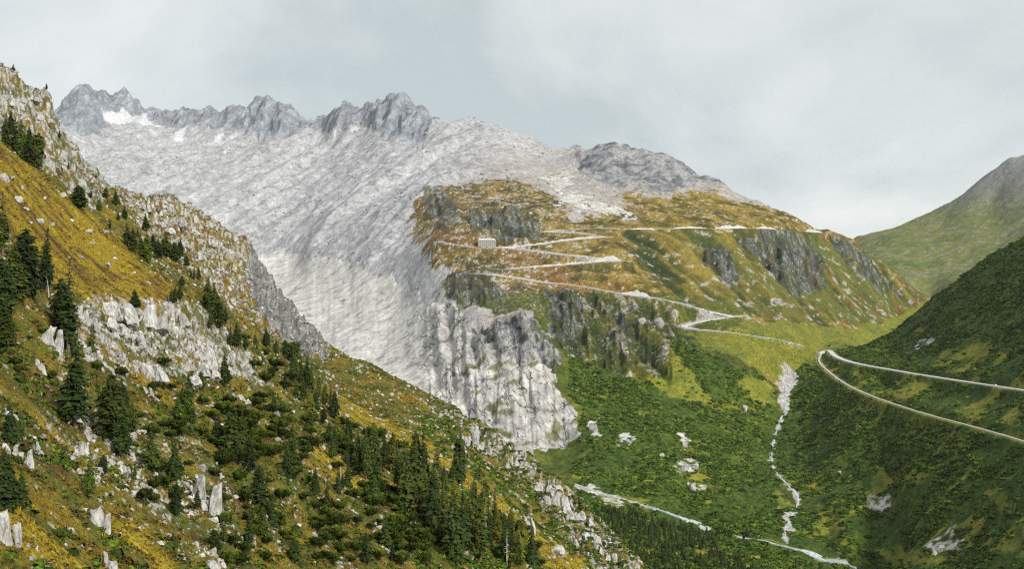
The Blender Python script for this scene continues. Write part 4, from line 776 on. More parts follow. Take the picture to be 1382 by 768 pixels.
# ------------------------------------------------------------------ buildings
M_PLASTER = plain_mat('grey_plaster', (.25, .245, .23), 3.0, .10); M_ROOF = plain_mat('pale_metal_roof', (.46, .47, .48), 4.0, .08, .5, .3); M_GLASS = plain_mat('dark_window_glass', (.03, .035, .04), 1.0, .1, .15, .5); M_FRAME = plain_mat('window_frame', (.60, .58, .54), 1.0, .08)
M_CONC = plain_mat('concrete', (.40, .39, .37), 2.5, .18); M_DARK = plain_mat('dark_timber', (.07, .06, .05), 1.0, .2); M_RED = plain_mat('red_paint', (.42, .035, .04), 1.0, .08, .35, .5); M_TYRE = plain_mat('tyre_rubber', (.02, .02, .02), 1.0, .1)
def empty(name, loc, rz=0):
    o = bpy.data.objects.new(name, None); COL.objects.link(o); o.location = loc; o.rotation_euler = (0, 0, rz); o.empty_display_size = 1; return o
def part(name, mb, mat, parent, smooth=False): return link(name, mb.mesh(name, mat, smooth), parent)
def building(name, loc, rz, L, D, Hh, rh, storeys, cols, label, hip=.25):
    e = empty(name, loc, rz); tag(e, label, 'building')
    m = MB(); m.box((0, 0, Hh / 2 - 3), (L, D, Hh + 6)); part('wall', m, M_PLASTER, e)
    m = MB(); o = .7; x, y = L / 2 + o, D / 2 + o; hx = x * (1 - hip)
    m.add([(-x, -y, Hh), (x, -y, Hh), (x, y, Hh), (-x, y, Hh), (-x, -y, Hh + .5), (x, -y, Hh + .5), (x, y, Hh + .5), (-x, y, Hh + .5), (-hx, 0, Hh + rh), (hx, 0, Hh + rh)],
        [(3, 2, 1, 0), (0, 1, 5, 4), (1, 2, 6, 5), (2, 3, 7, 6), (3, 0, 4, 7), (4, 5, 9, 8), (5, 6, 9), (6, 7, 8, 9), (7, 4, 8)]); rf = part('roof', m, M_ROOF, e)
    m = MB(); m.box((L * .18, 0, Hh + rh + .2), (1.6, 1.6, 2.2)); part('chimney', m, M_CONC, rf)
    sh = Hh / storeys; ww, wh = L / cols * .40, sh * .52
    fm = MB(); fm.box((0, -.06, 0), (ww + .5, .3, wh + .5)); fmesh = fm.mesh('window', M_FRAME); pm = MB(); pm.box((0, -.16, 0), (ww, .22, wh)); pmesh = pm.mesh('pane', M_GLASS); sm = MB(); sm.box((0, -.25, -wh / 2 - .35), (ww + .8, .5, .2)); smesh = sm.mesh('sill', M_CONC)
    for s_ in range(storeys):
        for c in range(cols):
            w = link('window', fmesh, e); w.location = (-L / 2 + L * (c + .5) / cols, -D / 2 - .02, sh * (s_ + .55)); p = link('pane', pmesh, w); q = link('sill', smesh, w)
    m = MB(); m.box((0, -D / 2 - .35, 1.3), (2.4, .4, 2.8)); part('door', m, M_DARK, e)
    return e
hp = hit(657, 336, 2350, 2560); hz = float(ROADP['ROAD_HOTEL'][:, 2].max())
hotel = building('hotel', (world(657, 333, 2478)[0], 2480, world(657, 334, 2470)[2]), math.radians(3), 37, 14, 15.5, 4.0, 4, 9, 'pale grey hotel with light metal roof standing on the hairpin terrace')
m = MB(); m.box((0, 0, -8), (52, 22, 15.2)); tag(link('terrace', m.mesh('terrace', M_CONC)), 'grey stone terrace under the hotel', 'terrace').location = (world(655, 333, 2478)[0], 2479, world(657, 334, 2470)[2])
sp = hit(668, 271, 2800, 3000); building('shed', (sp[0], sp[1] + 8, sp[2] + .5), math.radians(-6), 25, 9, 6, 2.2, 1, 6, 'long low white shed on the golden shelf above the hotel', .05)
sp = hit(752, 281, 2700, 3200); building('barn', (sp[0], sp[1] + 5, sp[2] + .3), math.radians(8), 18, 8, 4.5, 2.5, 1, 4, 'small pale barn on the golden shelf below the scree tongue', .05)
sp = hit(697, 279, 2700, 3100); building('hut', (sp[0] + 4, sp[1] + 5, sp[2] + .3), math.radians(-10), 9, 6, 3.5, 2.0, 1, 2, 'tiny stone hut near the long white shed', .02)
# viaduct carrying the outer edge of the hairpin
vp = world(1000, 427, 2250); e = empty('road_viaduct', tuple(vp), math.radians(0)); tag(e, 'short concrete viaduct on pillars at the outer hairpin bend', 'viaduct')
m = MB(); m.box((0, 0, .2), (26, 12, 1.6)); part('deck', m, M_CONC, e); m = MB(); m.box((0, -5.7, 1.5), (26, .5, 1.2)); part('parapet', m, M_CONC, e); m = MB(); m.box((12.8, 0, 1.5), (.5, 11, 1.2)); part('parapet', m, M_CONC, e)
pm = MB(); pm.box((0, 0, -6.6), (1.3, 1.3, 12.2)); pmesh = pm.mesh('pillar', M_CONC)
for x in (-9, -3, 3, 9, 12): o = link('pillar', pmesh, e); o.location = (x, -4.6, 0)
# vehicles
def car(col, van=False):
    mb = MB(); L, Wd, h1, h2 = (5.2, 2.0, 1.3, 2.4) if van else (4.3, 1.8, .95, 1.5)
    prof = [(-L / 2, .35), (L / 2, .35), (L / 2, h1 * .85), (L * .30, h1), (L * .14, h2), (-L * .36 if not van else -L * .48, h2), (-L / 2, h1)]
    n_ = len(prof); mb.add([(x, -Wd / 2, z) for x, z in prof] + [(x, Wd / 2, z) for x, z in prof], [tuple(range(n_)), tuple(range(2 * n_ - 1, n_ - 1, -1))] + [(i, i + n_, (i + 1) % n_ + n_, (i + 1) % n_) for i in range(n_)])
    wd = MB(); wd.box((-L * .10, 0, (h1 + h2) / 2 + .02), (L * .42, Wd + .03, (h2 - h1) * .55)); ty = MB()
    b = len(ty.v); k = 10
    for y in (-.12, .12): ty.v += [(.33 * math.cos(6.283 * i / k), y, .33 * math.sin(6.283 * i / k)) for i in range(k)]; ty.c += [(1, 1, 1)] * k
    ty.f += [tuple(range(k))[::-1], tuple(range(k, 2 * k))] + [(i, (i + 1) % k, (i + 1) % k + k, i + k) for i in range(k)]
    return mb, wd, ty, L, Wd
CARCOL = [('red', (.45, .03, .035)), ('white', (.75, .75, .74)), ('dark blue', (.03, .05, .12)), ('silver', (.45, .46, .47)), ('black', (.02, .02, .022))]
carmesh = {}
for nm, c in CARCOL:
    for van in (False, True):
        mb, wd, ty, L, Wd = car(c, van); mt = bpy.data.materials.get('paint_' + nm.replace(' ', '_')) or plain_mat('paint_' + nm.replace(' ', '_'), c, 1.0, .04, .3, .5)
        carmesh[nm, van] = (mb.mesh('body', mt), wd.mesh('window', M_GLASS), ty.mesh('wheel', M_TYRE), L, Wd)
def place_car(x, y, z, rz, colr, van, label, group):
    b, w, t, L, Wd = carmesh[colr, van]; e = empty('parked_van' if van else 'car', (x, y, z), rz); tag(e, label, 'van' if van else 'car', group)
    link('body', b, e); link('window', w, e)
    for sx in (-.31, .30):
        for sy in (-1, 1): o = link('wheel', t, e); o.location = (sx * L, sy * (Wd / 2 - .08), .33)
tz = world(657, 334, 2470)[2] + .4
for i, (u, colr, van, lb) in enumerate(((648, 'red', True, 'red van parked against the end of the hotel'), (644.5, 'red', False, 'red car parked next to the red van by the hotel'))):
    place_car(world(u, 334, 2472)[0], 2471 - i, tz - .2, math.radians(10), colr, van, lb, 'vehicles at the hotel')
HP = ROADP['ROAD_HOTEL']
for i, (u, colr) in enumerate(((598, 'silver'), (604, 'dark blue'), (609, 'white'), (614, 'black'), (619, 'dark blue'), (624, 'white'), (629, 'black'), (634, 'silver'), (639, 'dark blue'))):
    k = int(np.argmin(np.abs(CU + HP[:, 0] / HP[:, 1] * FPX - u))); x, y, z = HP[k]
    place_car(x, y + 1.0, z + .56, math.radians(80 + 8 * (i % 3)), colr, False, colr + ' car parked in the row left of the hotel' if False else colr + ' car parked in the row along the hotel terrace', 'cars parked along the hotel terrace')
for k, u, colr, lb in (('ROAD_Z1B', 946, 'black', 'black car on the lowest hairpin leg'), ('ROAD_Z1B', 1014, 'dark blue', 'dark blue car on the road towards the meadow'), ('ROAD_Z1', 948, 'white', 'white car on the long leg above the outer hairpin'), ('ROAD_UP', 1345, 'white', 'white car on the wide road along the shrub hillside')):
    P = ROADP[k]; j = int(np.argmin(np.abs(CU + P[:, 0] / P[:, 1] * FPX - u) + (P[:, 1] > 2180 if k == 'ROAD_Z1B' else 0) * 50)); j = min(max(j, 1), len(P) - 2); d = P[j + 1] - P[j - 1]
    place_car(P[j][0], P[j][1], P[j][2] + .56, math.atan2(d[1], d[0]), colr, False, lb, 'cars driving on the pass road')

# ------------------------------------------------------------------ trees
SPR = []; LAR = []; PIN = []
for i in range(12):
    c, t = conifer(100 + i, (.85, 1.0, 1.15, .95, 1.3, .7, 1.1, .78, 1.0, 1.15, 1.3, .95)[i], (1.0, 1.1, .9, 1.15, .9, 1.1, .7, .85, 1.25, .8, .9, .7)[i], (.75,) * 6 if False else (.75, .9, .7, .8, .6, .9, .75, 1.0, .65, .42, .38, .5)[i]); SPR.append((c.mesh('crown', M_SPRUCE), t.mesh('trunk', M_BARK, True)))
for i in range(3):
    c, t = conifer(200 + i, 1.15, .75); LAR.append((c.mesh('crown', M_LARCH), t.mesh('trunk', M_BARK, True)))
for i in range(4):
    c, t = bush(300 + i); PIN.append((c.mesh('foliage', M_PINE), t.mesh('stem', M_BARK)))
def tree(p, h, proto, name, label, cat, group, wide=1.0, pn=('crown', 'trunk')):
    e = empty(name, tuple(p), random.uniform(0, 6.28)); e.scale = (h * wide, h * wide, h); tag(e, label, cat, group)
    link(pn[0], proto[0], e); link(pn[1], proto[1], e); return e
rt = random.Random(11)
GT = 'spruces on the near hillside'
def spruce_px(u, v, hp_, label, wide=1.0, proto=None, lo=100, hi=900, grp=GT):
    p = hit(u, v, lo, hi); h = 1.12 * hp_ / FPX * p[1]
    return tree((p[0], p[1], p[2] - .02 * h), h, proto or rt.choice(SPR), 'spruce_tree', label, 'tree', grp, wide)
EDGE = 'tall dark spruce in the group above the pale cliff band'
HAND = [
 (4, 345, 80, EDGE), (32, 400, 84, EDGE), (20, 405, 70, EDGE), (62, 396, 82, EDGE), (5, 430, 75, EDGE), (8, 478, 70, EDGE), (45, 405, 60, EDGE),
 (92, 482, 120, 'tallest dark spruce at the foot of the golden grass slope'), (100, 578, 118, 'big dark spruce growing straight below the tallest one'), (84, 450, 70, 'slender spruce pressed against the tallest spruce'),
 (148, 596, 84, 'dense spruce of the pair among the lower outcrops'), (165, 620, 78, 'slightly lower spruce of the pair among the lower outcrops'), (125, 474, 34, 'small spruce at the edge of the pale cliff band'), (122, 676, 70, 'lone spruce on the heath above a pale slab'),
 (14, 603, 58, 'broad spruce over the upright pale slabs'), (28, 600, 42, 'small spruce beside the broad one over the upright slabs'), (8, 690, 78, 'wide low spruce above the white split boulder'), (30, 688, 52, 'wide low spruce above the white split boulder'),
 (182, 420, 26, 'dark little spruce growing out of the top of the cliff band'), (175, 440, 24, 'dark little spruce growing out of the top of the cliff band'),
 (255, 548, 38, 'spruce of the pair in the grass under the cliff band'), (246, 546, 24, 'smaller spruce of the pair in the grass under the cliff band'),
 (312, 622, 60, 'dark spruce among the dwarf pines'), (326, 612, 54, 'dark spruce among the dwarf pines'), (294, 606, 42, 'dark spruce among the dwarf pines'), (338, 642, 52, 'dark spruce among the dwarf pines'), (205, 640, 50, 'dark spruce among the dwarf pines'), (235, 650, 46, 'dark spruce among the dwarf pines'), (350, 690, 56, 'dark spruce among the dwarf pines'),
]
UP = 'dark pine clump under the topmost cliffs'
HAND += [(u, v, h, UP) for u, v, h in ((8, 196, 40), (22, 206, 44), (30, 216, 50), (38, 222, 46), (47, 226, 42), (15, 186, 34), (52, 215, 34), (42, 205, 30))]
SPL = 'small dark spruce scattered below the rocky spur'
HAND += [(u, v, h, SPL) for u, v, h in ((107, 282, 30), (101, 276, 22), (113, 280, 22), (148, 312, 18), (124, 268, 12), (134, 286, 15), (142, 272, 16), (157, 280, 20), (168, 296, 18), (160, 298, 12), (180, 342, 34), (172, 334, 30), (190, 348, 36), (198, 356, 34), (214, 352, 30), (206, 340, 22), (222, 348, 30), (229, 346, 22), (236, 354, 24), (244, 350, 26), (252, 362, 14), (197, 312, 22), (186, 320, 14), (245, 388, 14), (262, 380, 16), (270, 384, 18), (258, 376, 12), (237, 412, 24), (232, 408, 18), (243, 406, 18), (133, 246, 10), (62, 108, 9), (82, 190, 12), (95, 230, 10), (17, 98, 10))]
GUL = 'dark spruce in the gully between the cliff band and the spur'
HAND += [(u, v, h, GUL) for u, v, h in ((280, 420, 42), (290, 436, 48), (298, 446, 36), (286, 448, 30), (304, 440, 24), (312, 470, 26), (320, 478, 30), (332, 474, 22), (345, 470, 18), (360, 472, 24), (372, 478, 16), (385, 486, 22), (396, 500, 26))]
MIDR = 'spruce in the row slanting down beside the bright grass strip'
HAND += [(u, v, h, MIDR) for u, v, h in ((398, 516, 40), (406, 522, 44), (414, 528, 42), (421, 534, 40), (430, 540, 34), (438, 548, 30), (446, 556, 34), (452, 566, 36), (410, 545, 30), (425, 560, 30), (436, 575, 30), (400, 540, 26), (385, 530, 28), (452, 618, 46), (470, 612, 34), (418, 586, 30), (444, 600, 28))]
LOW = 'tall spruce in the stand on the lower near slope'
HAND += [(u, v, h, LOW) for u, v, h in ((484, 640, 52), (494, 650, 64), (506, 652, 72), (504, 622, 48), (518, 636, 50), (530, 624, 38), (536, 664, 62), (548, 692, 84), (560, 684, 74), (572, 650, 68), (590, 664, 60), (562, 642, 56), (600, 692, 52), (612, 652, 26), (620, 655, 64), (598, 744, 84), (612, 764, 92), (640, 724, 72), (648, 758, 84), (660, 742, 62), (680, 764, 64), (626, 748, 84), (690, 742, 48), (718, 764, 52), (575, 706, 70), (586, 722, 76), (470, 660, 46), (640, 690, 44), (655, 700, 50), (668, 712, 46))]
MIX = 'mixed size spruce scattered among the dwarf pines of the near slope'
while sum(1 for q in HAND if q[3] == MIX) < 46:
    u_, v_ = rt.uniform(130, 700), rt.uniform(500, 768)
    if inpoly(np.array([u_]), np.array([v_]), [(130, 520), (330, 520), (420, 560), (520, 610), (640, 680), (720, 768), (280, 768), (230, 690), (130, 640)])[0]: HAND.append((u_, v_, rt.uniform(22, 50), MIX))
for u, v, h, lb in HAND:
    n_same = sum(1 for q in HAND if q[3] == lb)
    spruce_px(u, v, h, lb, (rt.uniform(.72, 1.05) if lb == LOW or lb == MIDR else rt.uniform(.9, 1.25)) if h > 30 else rt.uniform(1.1, 1.6), grp=GT)
for (u, v, h) in ((632, 740, 70), (615, 700, 56), (655, 720, 60), (700, 756, 46), (530, 640, 50), (608, 722, 64), (672, 736, 50), (636, 706, 50), (420, 560, 34), (455, 590, 36), (590, 690, 60), (706, 730, 40), (690, 716, 36), (650, 690, 36)):
    p = hit(u, v, 100, 900); tree((p[0], p[1], p[2] - .2), h / FPX * p[1], rt.choice(LAR), 'larch_tree', 'yellow green larch between the dark spruces of the lower slope', 'tree', 'larches on the near hillside', 1.1)
# bleached dead trunks
for u, v, h, lb in ((655, 728, 46, 'bare grey dead trunk standing in the lower spruce stand'), (684, 766, 44, 'leaning grey dead trunk at the foot of the spruce stand'), (66, 404, 30, 'bleached dead tree with spread roots by the tall spruces'), (460, 655, 24, 'short bleached dead trunk above the dwarf pines')):
    p = hit(u, v, 100, 900); hm = h / FPX * p[1]; e = empty('dead_tree', tuple(p)); tag(e, lb, 'tree', 'dead trees'); r = random.Random(u)
    ln = r.uniform(-.12, .2); m = MB(); m.tube([(ln * hm * t * t, 0, hm * (t - .03)) for t in (0, .3, .6, 1)], [.024 * hm, .018 * hm, .012 * hm, .003 * hm], 6); part('trunk', m, M_DEAD, e, True)
    for i in range(9):
        t = r.uniform(.3, .9); a = r.uniform(0, 6.28); l = hm * .16 * (1.2 - t); m = MB(); m.tube([(ln * hm * t * t, 0, hm * t), (ln * hm * t * t + l * math.cos(a), l * math.sin(a), hm * t - l * .1)], [.007 * hm, .002 * hm], 4); part('branch', m, M_DEAD, e)
# dwarf pines on the near slope
BUSHZ = [([(285, 640), (330, 560), (360, 540), (420, 600), (410, 700), (370, 768), (290, 768)], 60, 'rounded dwarf pine in the thicket below the pale slabs'), ([(425, 690), (520, 660), (600, 740), (610, 768), (420, 768)], 70, 'rounded dwarf pine in the dense thicket under the spruce stand'), ([(180, 590), (230, 570), (260, 640), (240, 700), (190, 680)], 16, 'dwarf pine among the lower outcrops'), ([(270, 560), (360, 530), (400, 560), (390, 620), (300, 640)], 26, 'dwarf pine clump on the slope above the thicket'),
   ([(410, 570), (470, 590), (480, 640), (430, 640)], 12, 'dwarf pine beside the small bright grass strip'), ([(640, 700), (720, 720), (740, 768), (650, 768)], 18, 'dwarf pine between the lowest spruces'), ([(120, 500), (250, 500), (330, 520), (300, 600), (160, 590)], 22, 'dwarf pine scattered over the turf below the cliff band'), ([(430, 560), (520, 600), (600, 660), (560, 690), (470, 660)], 22, 'dwarf pine filling gaps in the spruce stand'), ([(0, 440), (60, 430), (120, 480), (60, 520), (0, 500)], 12, 'dwarf pine among rocks at the tall spruces'), ([(330, 460), (400, 470), (420, 540), (350, 520)], 20, 'dwarf pine in the gully under the spur cliff')]
rb = random.Random(5)
for poly, cnt, lb in BUSHZ:
    xs = [q[0] for q in poly]; ys = [q[1] for q in poly]; k = 0; tries = 0
    while k < cnt and tries < 4000:
        tries += 1; u, v = rb.uniform(min(xs), max(xs)), rb.uniform(min(ys), max(ys))
        if not inpoly(np.array([u]), np.array([v]), poly)[0]: continue
        p = hit(u, v, 100, 900); w = rb.uniform(15, 34) / FPX * p[1] * (0.8 if v < 560 else 1); k += 1
        tree((p[0], p[1], p[2] - .05 * w), w, rb.choice(PIN), 'dwarf_pine', lb, 'shrub', 'dwarf pines on the near hillside', rb.uniform(.9, 1.2), ('foliage', 'stem'))

# ------------------------------------------------------------------ boulders and outcrops on the near slope
BLD = [rock_mesh('boulder', 400 + i, d, M_ROCK) for i, d in enumerate(((1, .8, .6), (1, .7, .8), (1, .9, .5), (1, .6, .9), (1.1, .7, .55), (.8, .8, 1)))]
SLB = [block_rock(450 + i, d) for i, d in enumerate(((.55, .5, 1), (.7, .45, 1), (.5, .6, 1), (.8, .5, 1), (.6, .7, 1), (.9, .6, 1), (.65, .55, 1)))] + [rock_mesh('slab', 470 + i, d, M_ROCK, n=22, rag=.2) for i, d in enumerate(((.6, .5, 1), (.8, .5, 1), (.5, .6, 1), (.9, .8, 1)))]
def boulder(u, v, w, label, group, hi=900, mesh=None):
    p = hit(u, v, 100, hi); s_ = w / FPX * p[1]; o = link('boulder', mesh or rb.choice(BLD)); o.location = (p[0], p[1], p[2] + .12 * s_); o.scale = (s_ * rb.uniform(.85, 1.15),) * 3
    o.rotation_euler = (rb.uniform(-.3, .3), rb.uniform(-.1, .6), rb.uniform(0, 6.28)); tag(o, label, 'boulder', group); return o
for u, v, w in ((6, 246, 18), (16, 244, 10), (25, 275, 13), (36, 286, 9), (42, 304, 7), (54, 302, 12), (70, 308, 10), (98, 300, 10), (120, 316, 12), (143, 316, 12), (124, 332, 10), (146, 362, 12), (84, 265, 12), (30, 256, 9), (60, 270, 8), (110, 350, 7), (180, 372, 8), (200, 385, 9)):
    boulder(u, v, w, 'pale boulder lying loose on the golden grass slope', 'boulders on the golden grass')
OUT = [  # u, base v, width px, height px, slabs
 (8, 735, 34, 52, 3, 'white split outcrop at the bottom of the heath slope'), (25, 622, 34, 34, 4, 'row of upright pale slabs under the broad spruce'), (50, 615, 20, 30, 2, 'row of upright pale slabs under the broad spruce'), (108, 615, 22, 46, 3, 'narrow pale outcrop below the big dark spruce'), (136, 715, 22, 40, 3, 'pale outcrop jutting below the lone spruce'),
 (148, 768, 18, 30, 2, 'small upright pale slab beside a low dwarf pine'), (275, 690, 34, 60, 5, 'cluster of tall upright slabs beside the dwarf pine thicket'), (290, 700, 16, 40, 2, 'cluster of tall upright slabs beside the dwarf pine thicket'), (180, 640, 18, 22, 3, 'knot of pale rocks below the spruce pair'), (70, 470, 20, 46, 3, 'pale crag beside the tallest spruce'), (55, 500, 14, 26, 2, 'pale crag beside the tallest spruce'),
 (290, 770, 18, 30, 2, 'pale outcrop at the foot of the thicket'), (457, 570, 9, 24, 2, 'single white pinnacle at the top of the lower spruces'), (640, 605, 44, 34, 5, 'rounded pale crag on the rim above the shrubs'), (620, 612, 22, 26, 3, 'rounded pale crag on the rim above the shrubs'), (740, 665, 38, 34, 3, 'steep grey crag on the rim over the river'), (760, 690, 34, 30, 3, 'steep grey crag on the rim over the river'), (785, 705, 40, 28, 3, 'steep grey crag on the rim over the river'),
 (712, 715, 18, 34, 3, 'dark cleft outcrop in the rust heath'), (800, 735, 26, 26, 3, 'pale rocks scattered down the lower rim'), (820, 755, 26, 24, 3, 'pale rocks scattered down the lower rim'), (770, 735, 20, 22, 3, 'pale rocks scattered down the lower rim'), (750, 750, 18, 18, 2, 'pale rocks scattered down the lower rim'), (205, 540, 18, 20, 3, 'pale rocks on the turf under the cliff band'), (260, 520, 16, 20, 2, 'pale rocks on the turf under the cliff band'), (330, 545, 14, 22, 2, 'pale rocks on the turf under the cliff band'), (370, 560, 12, 20, 2, 'pale rocks on the turf under the cliff band')]
for i, (u0, v0) in enumerate(((118, 430), (130, 470), (148, 440), (150, 490), (165, 425), (168, 470), (185, 455), (190, 490), (205, 425), (210, 470), (222, 445), (228, 490), (240, 425), (245, 465), (255, 490), (268, 450), (272, 480), (290, 470), (300, 495), (315, 490), (200, 500), (235, 415), (280, 500), (328, 512))):
    if i % 2 == 0: OUT.append((u0, v0 + 8, 30 + 8 * (i % 3), 26 + 12 * (i % 4 == 0), 3, 'jointed pale slabs of the cliff band under the golden slope'))
for i, (u0, v0) in enumerate(((8, 130), (20, 145), (34, 160), (48, 150), (62, 165), (72, 185), (85, 205), (30, 130), (50, 135), (66, 145), (15, 165), (95, 225), (80, 225), (105, 245), (118, 255))):
    if i % 2 == 0: OUT.append((u0, v0 + 6, 18, 18, 2, 'broken pale crag below the top corner of the near ridge'))
for i, (u0, v0) in enumerate(((195, 285), (215, 300), (240, 300), (262, 310), (285, 330), (225, 315), (305, 345), (250, 330), (275, 350), (300, 365), (320, 385), (318, 350), (335, 372))):
    OUT.append((u0, v0 + 4, 20, 14, 3, 'flat pale slabs on the crown of the rocky spur'))
for i, (u, v, w, h, ns, lb) in enumerate(OUT):
    p = hit(u, v, 100, 900); sc_ = p[1] / FPX; e = empty('rock_outcrop', tuple(p), rb.uniform(-.25, .25)); tag(e, lb, 'outcrop', 'rock outcrops on the near hillside')
    for k in range(ns):
        o = link('slab', rb.choice(SLB), e); hh = h * sc_ * rb.choice((.35, .5, .6, .75, .95)) * rb.uniform(.85, 1.1); ww = min(max(w * sc_ / ns * rb.uniform(1.3, 2.4), hh * .65), hh * 1.5)
        o.scale = (ww, ww * rb.uniform(1.0, 1.6), hh * 1.25); o.location = ((k - (ns - 1) / 2) * w * sc_ / ns, rb.uniform(-.3, .3) * w * sc_ + 1.0 * sc_, hh * rb.uniform(.02, .28) - (k - (ns - 1) / 2) * w * sc_ / ns * .35)
        o.rotation_euler = (rb.uniform(-.5, -.1), rb.uniform(-.5, -.12) if 'cliff band' in lb or 'spur' in lb else rb.uniform(-.15, .1), rb.uniform(-.35, .35))
# larger blocks in the valley and on the mountainside
for u, v, w, lb in ((890, 440, 24, 'big pale rock knob standing by the hairpin'), (866, 438, 12, 'smaller pale rock beside the big rock knob'), (845, 480, 9, 'white boulder on the bright grass below the cliffs'), (924, 603, 12, 'white block in the shrubs of the valley slope'), (925, 636, 16, 'white block in the shrubs of the valley slope'), (938, 634, 12, 'white block in the shrubs of the valley slope'), (935, 662, 18, 'low white block in the shrubs of the valley slope'), (893, 617, 9, 'white block in the shrubs of the valley slope'), (1005, 556, 11, 'white block in the shrubs of the valley slope'), (1133, 640, 8, 'white block in the shrubs opposite the stream'), (1270, 745, 16, 'grey rock pile in the shrubs of the bowl'), (1285, 728, 14, 'grey rock pile in the shrubs of the bowl'), (1262, 750, 12, 'grey rock pile in the shrubs of the bowl'), (800, 580, 14, 'pale rock at the foot of the granite slabs'), (845, 600, 12, 'pale rock at the foot of the granite slabs'), (1050, 412, 12, 'pale slide scar rock on the steep grass face')):
    o = boulder(u, v, w, lb, 'blocks on the valley slopes', 3000, BLD[1])

# ------------------------------------------------------------------ scattered cover nobody could count
STOCK = bpy.data.collections.new('stock')
def scatter(name, pts, scl, rot, which, meshes, label):
    coll = bpy.data.collections.new(name + '_stock')
    for i, me in enumerate(meshes): coll.objects.link(bpy.data.objects.new('%s_piece_%02d' % (name, i), me))
    me = bpy.data.meshes.new(name); me.vertices.add(len(pts)); me.vertices.foreach_set('co', pts.astype(np.float32).ravel())
    for an, ty, dat in (('scl', 'FLOAT_VECTOR', scl), ('rot', 'FLOAT_VECTOR', rot)):
        a = me.attributes.new(an, ty, 'POINT'); a.data.foreach_set('vector', dat.astype(np.float32).ravel())
    a = me.attributes.new('which', 'INT', 'POINT'); a.data.foreach_set('value', which.astype(np.int32))
    o = link(name, me); tag(o, label, kind='stuff')
    g = bpy.data.node_groups.new(name + '_nodes', 'GeometryNodeTree'); g.interface.new_socket('Geometry', in_out='INPUT', socket_type='NodeSocketGeometry'); g.interface.new_socket('Geometry', in_out='OUTPUT', socket_type='NodeSocketGeometry')
    gi, go = g.nodes.new('NodeGroupInput'), g.nodes.new('NodeGroupOutput'); ip = g.nodes.new('GeometryNodeInstanceOnPoints'); ci = g.nodes.new('GeometryNodeCollectionInfo')
    ci.inputs['Collection'].default_value = coll; ci.inputs['Separate Children'].default_value = True; ci.inputs['Reset Children'].default_value = True
    def attr(n_, ty):
        q = g.nodes.new('GeometryNodeInputNamedAttribute'); q.data_type = ty; q.inputs['Name'].default_value = n_; return q.outputs['Attribute']
    g.links.new(gi.outputs[0], ip.inputs['Points']); g.links.new(ci.outputs[0], ip.inputs['Instance']); ip.inputs['Pick Instance'].default_value = True
    g.links.new(attr('which', 'INT'), ip.inputs['Instance Index']); g.links.new(attr('scl', 'FLOAT_VECTOR'), ip.inputs['Scale'])
    e2r = g.nodes.new('FunctionNodeEulerToRotation'); g.links.new(attr('rot', 'FLOAT_VECTOR'), e2r.inputs[0]); g.links.new(e2r.outputs[0], ip.inputs['Rotation'])
    g.links.new(ip.outputs[0], go.inputs[0]); md = o.modifiers.new('scatter', 'NODES'); md.node_group = g
    return o
def clump(seed, n_, mat, up=.6):
    """low leafy dome of unit width"""
    r = random.Random(seed); mb = MB()
    for i in range(n_):
        a = r.uniform(0, 6.28); e = math.asin(r.uniform(-.1, 1)); d = Vector((math.cos(a) * math.cos(e), math.sin(a) * math.cos(e), math.sin(e) * up)); R = r.uniform(.34, .52); c = d * R
        t1 = d.cross(Vector((r.uniform(-1, 1), r.uniform(-1, 1), 1))).normalized(); t2 = d.cross(t1).normalized(); t1 = (t1 + d * r.uniform(-.5, .5)).normalized(); w = r.uniform(.13, .24); sh = r.uniform(.55, 1.5); col = (sh * r.uniform(.8, 1.3), sh, sh * .8)
        mb.add([c - t1 * w, c + t2 * w * .8, c + t1 * w, c - t2 * w * .8, c + d * .06], [(0, 1, 4), (1, 2, 4), (2, 3, 4), (3, 0, 4)], col)
    return mb.mesh('leaf_clump', mat)
def tuft(seed, mat):
    r = random.Random(seed); mb = MB()
    for i in range(12):
        a = r.uniform(0, 6.28); l = r.uniform(.5, 1); w = .10; x, y = r.uniform(-.25, .25), r.uniform(-.25, .25); ca, sa = math.cos(a), math.sin(a); sh = r.uniform(.6, 1.4)
        mb.add([(x - sa * w, y + ca * w, -.1), (x + sa * w, y - ca * w, -.1), (x + ca * l * .6, y + sa * l * .6, l * .75)], [(0, 1, 2)], (sh, sh * r.uniform(.85, 1.05), sh * .8))
    return mb.mesh('grass_tuft', mat)
rs = np.random.RandomState(3)
inview = (FU > -40) & (FU < 1430)
def rnd_scl(n_, a, b, flat=(.8, 1.2)):
    s_ = rs.uniform(a, b, n_); return np.stack([s_, s_, s_ * rs.uniform(flat[0], flat[1], n_)], 1)
def rnd_rot(n_, tilt=.15): return np.stack([rs.uniform(-tilt, tilt, n_), rs.uniform(-tilt, tilt, n_), rs.uniform(0, 6.28, n_)], 1)
free = (RD > 2.5) & ~streamg & ~riverg & ~talus
dn = (.10 + .90 * sstep(-.28, .12, fB + .55 * fC + .4 * gnoise(Xw / 60, Yw2 / 60, 201))) * (1 - .95 * yg)
p, k = pick((shrub & inview & free & (RD > 7) & (VV < 830)) * dn, 46000, 1)
SHM = [clump(500 + i, 26, M_SHRUB) for i in range(5)]
scatter('alder_shrubs', p, (2.4 + 9.0 * rs.rand(len(p)) ** 3.2)[:, None] * np.stack([rs.uniform(.85, 1.2, len(p)), rs.uniform(.85, 1.2, len(p)), rs.uniform(.55, 1.05, len(p))], 1), rnd_rot(len(p)), rs.randint(0, 5, len(p)), SHM, 'dark green alder shrubs covering the valley slopes')
low = (gold & (VV > 395) & (FU < 1010) & ~meadow & ~face) | (granite & (VV > 560)) | (darkcl & (FU > 720) & (FU < 860))
p, k = pick((low & inview & free) * sstep(.0, .3, fB + .5 * fC), 5000, 2)
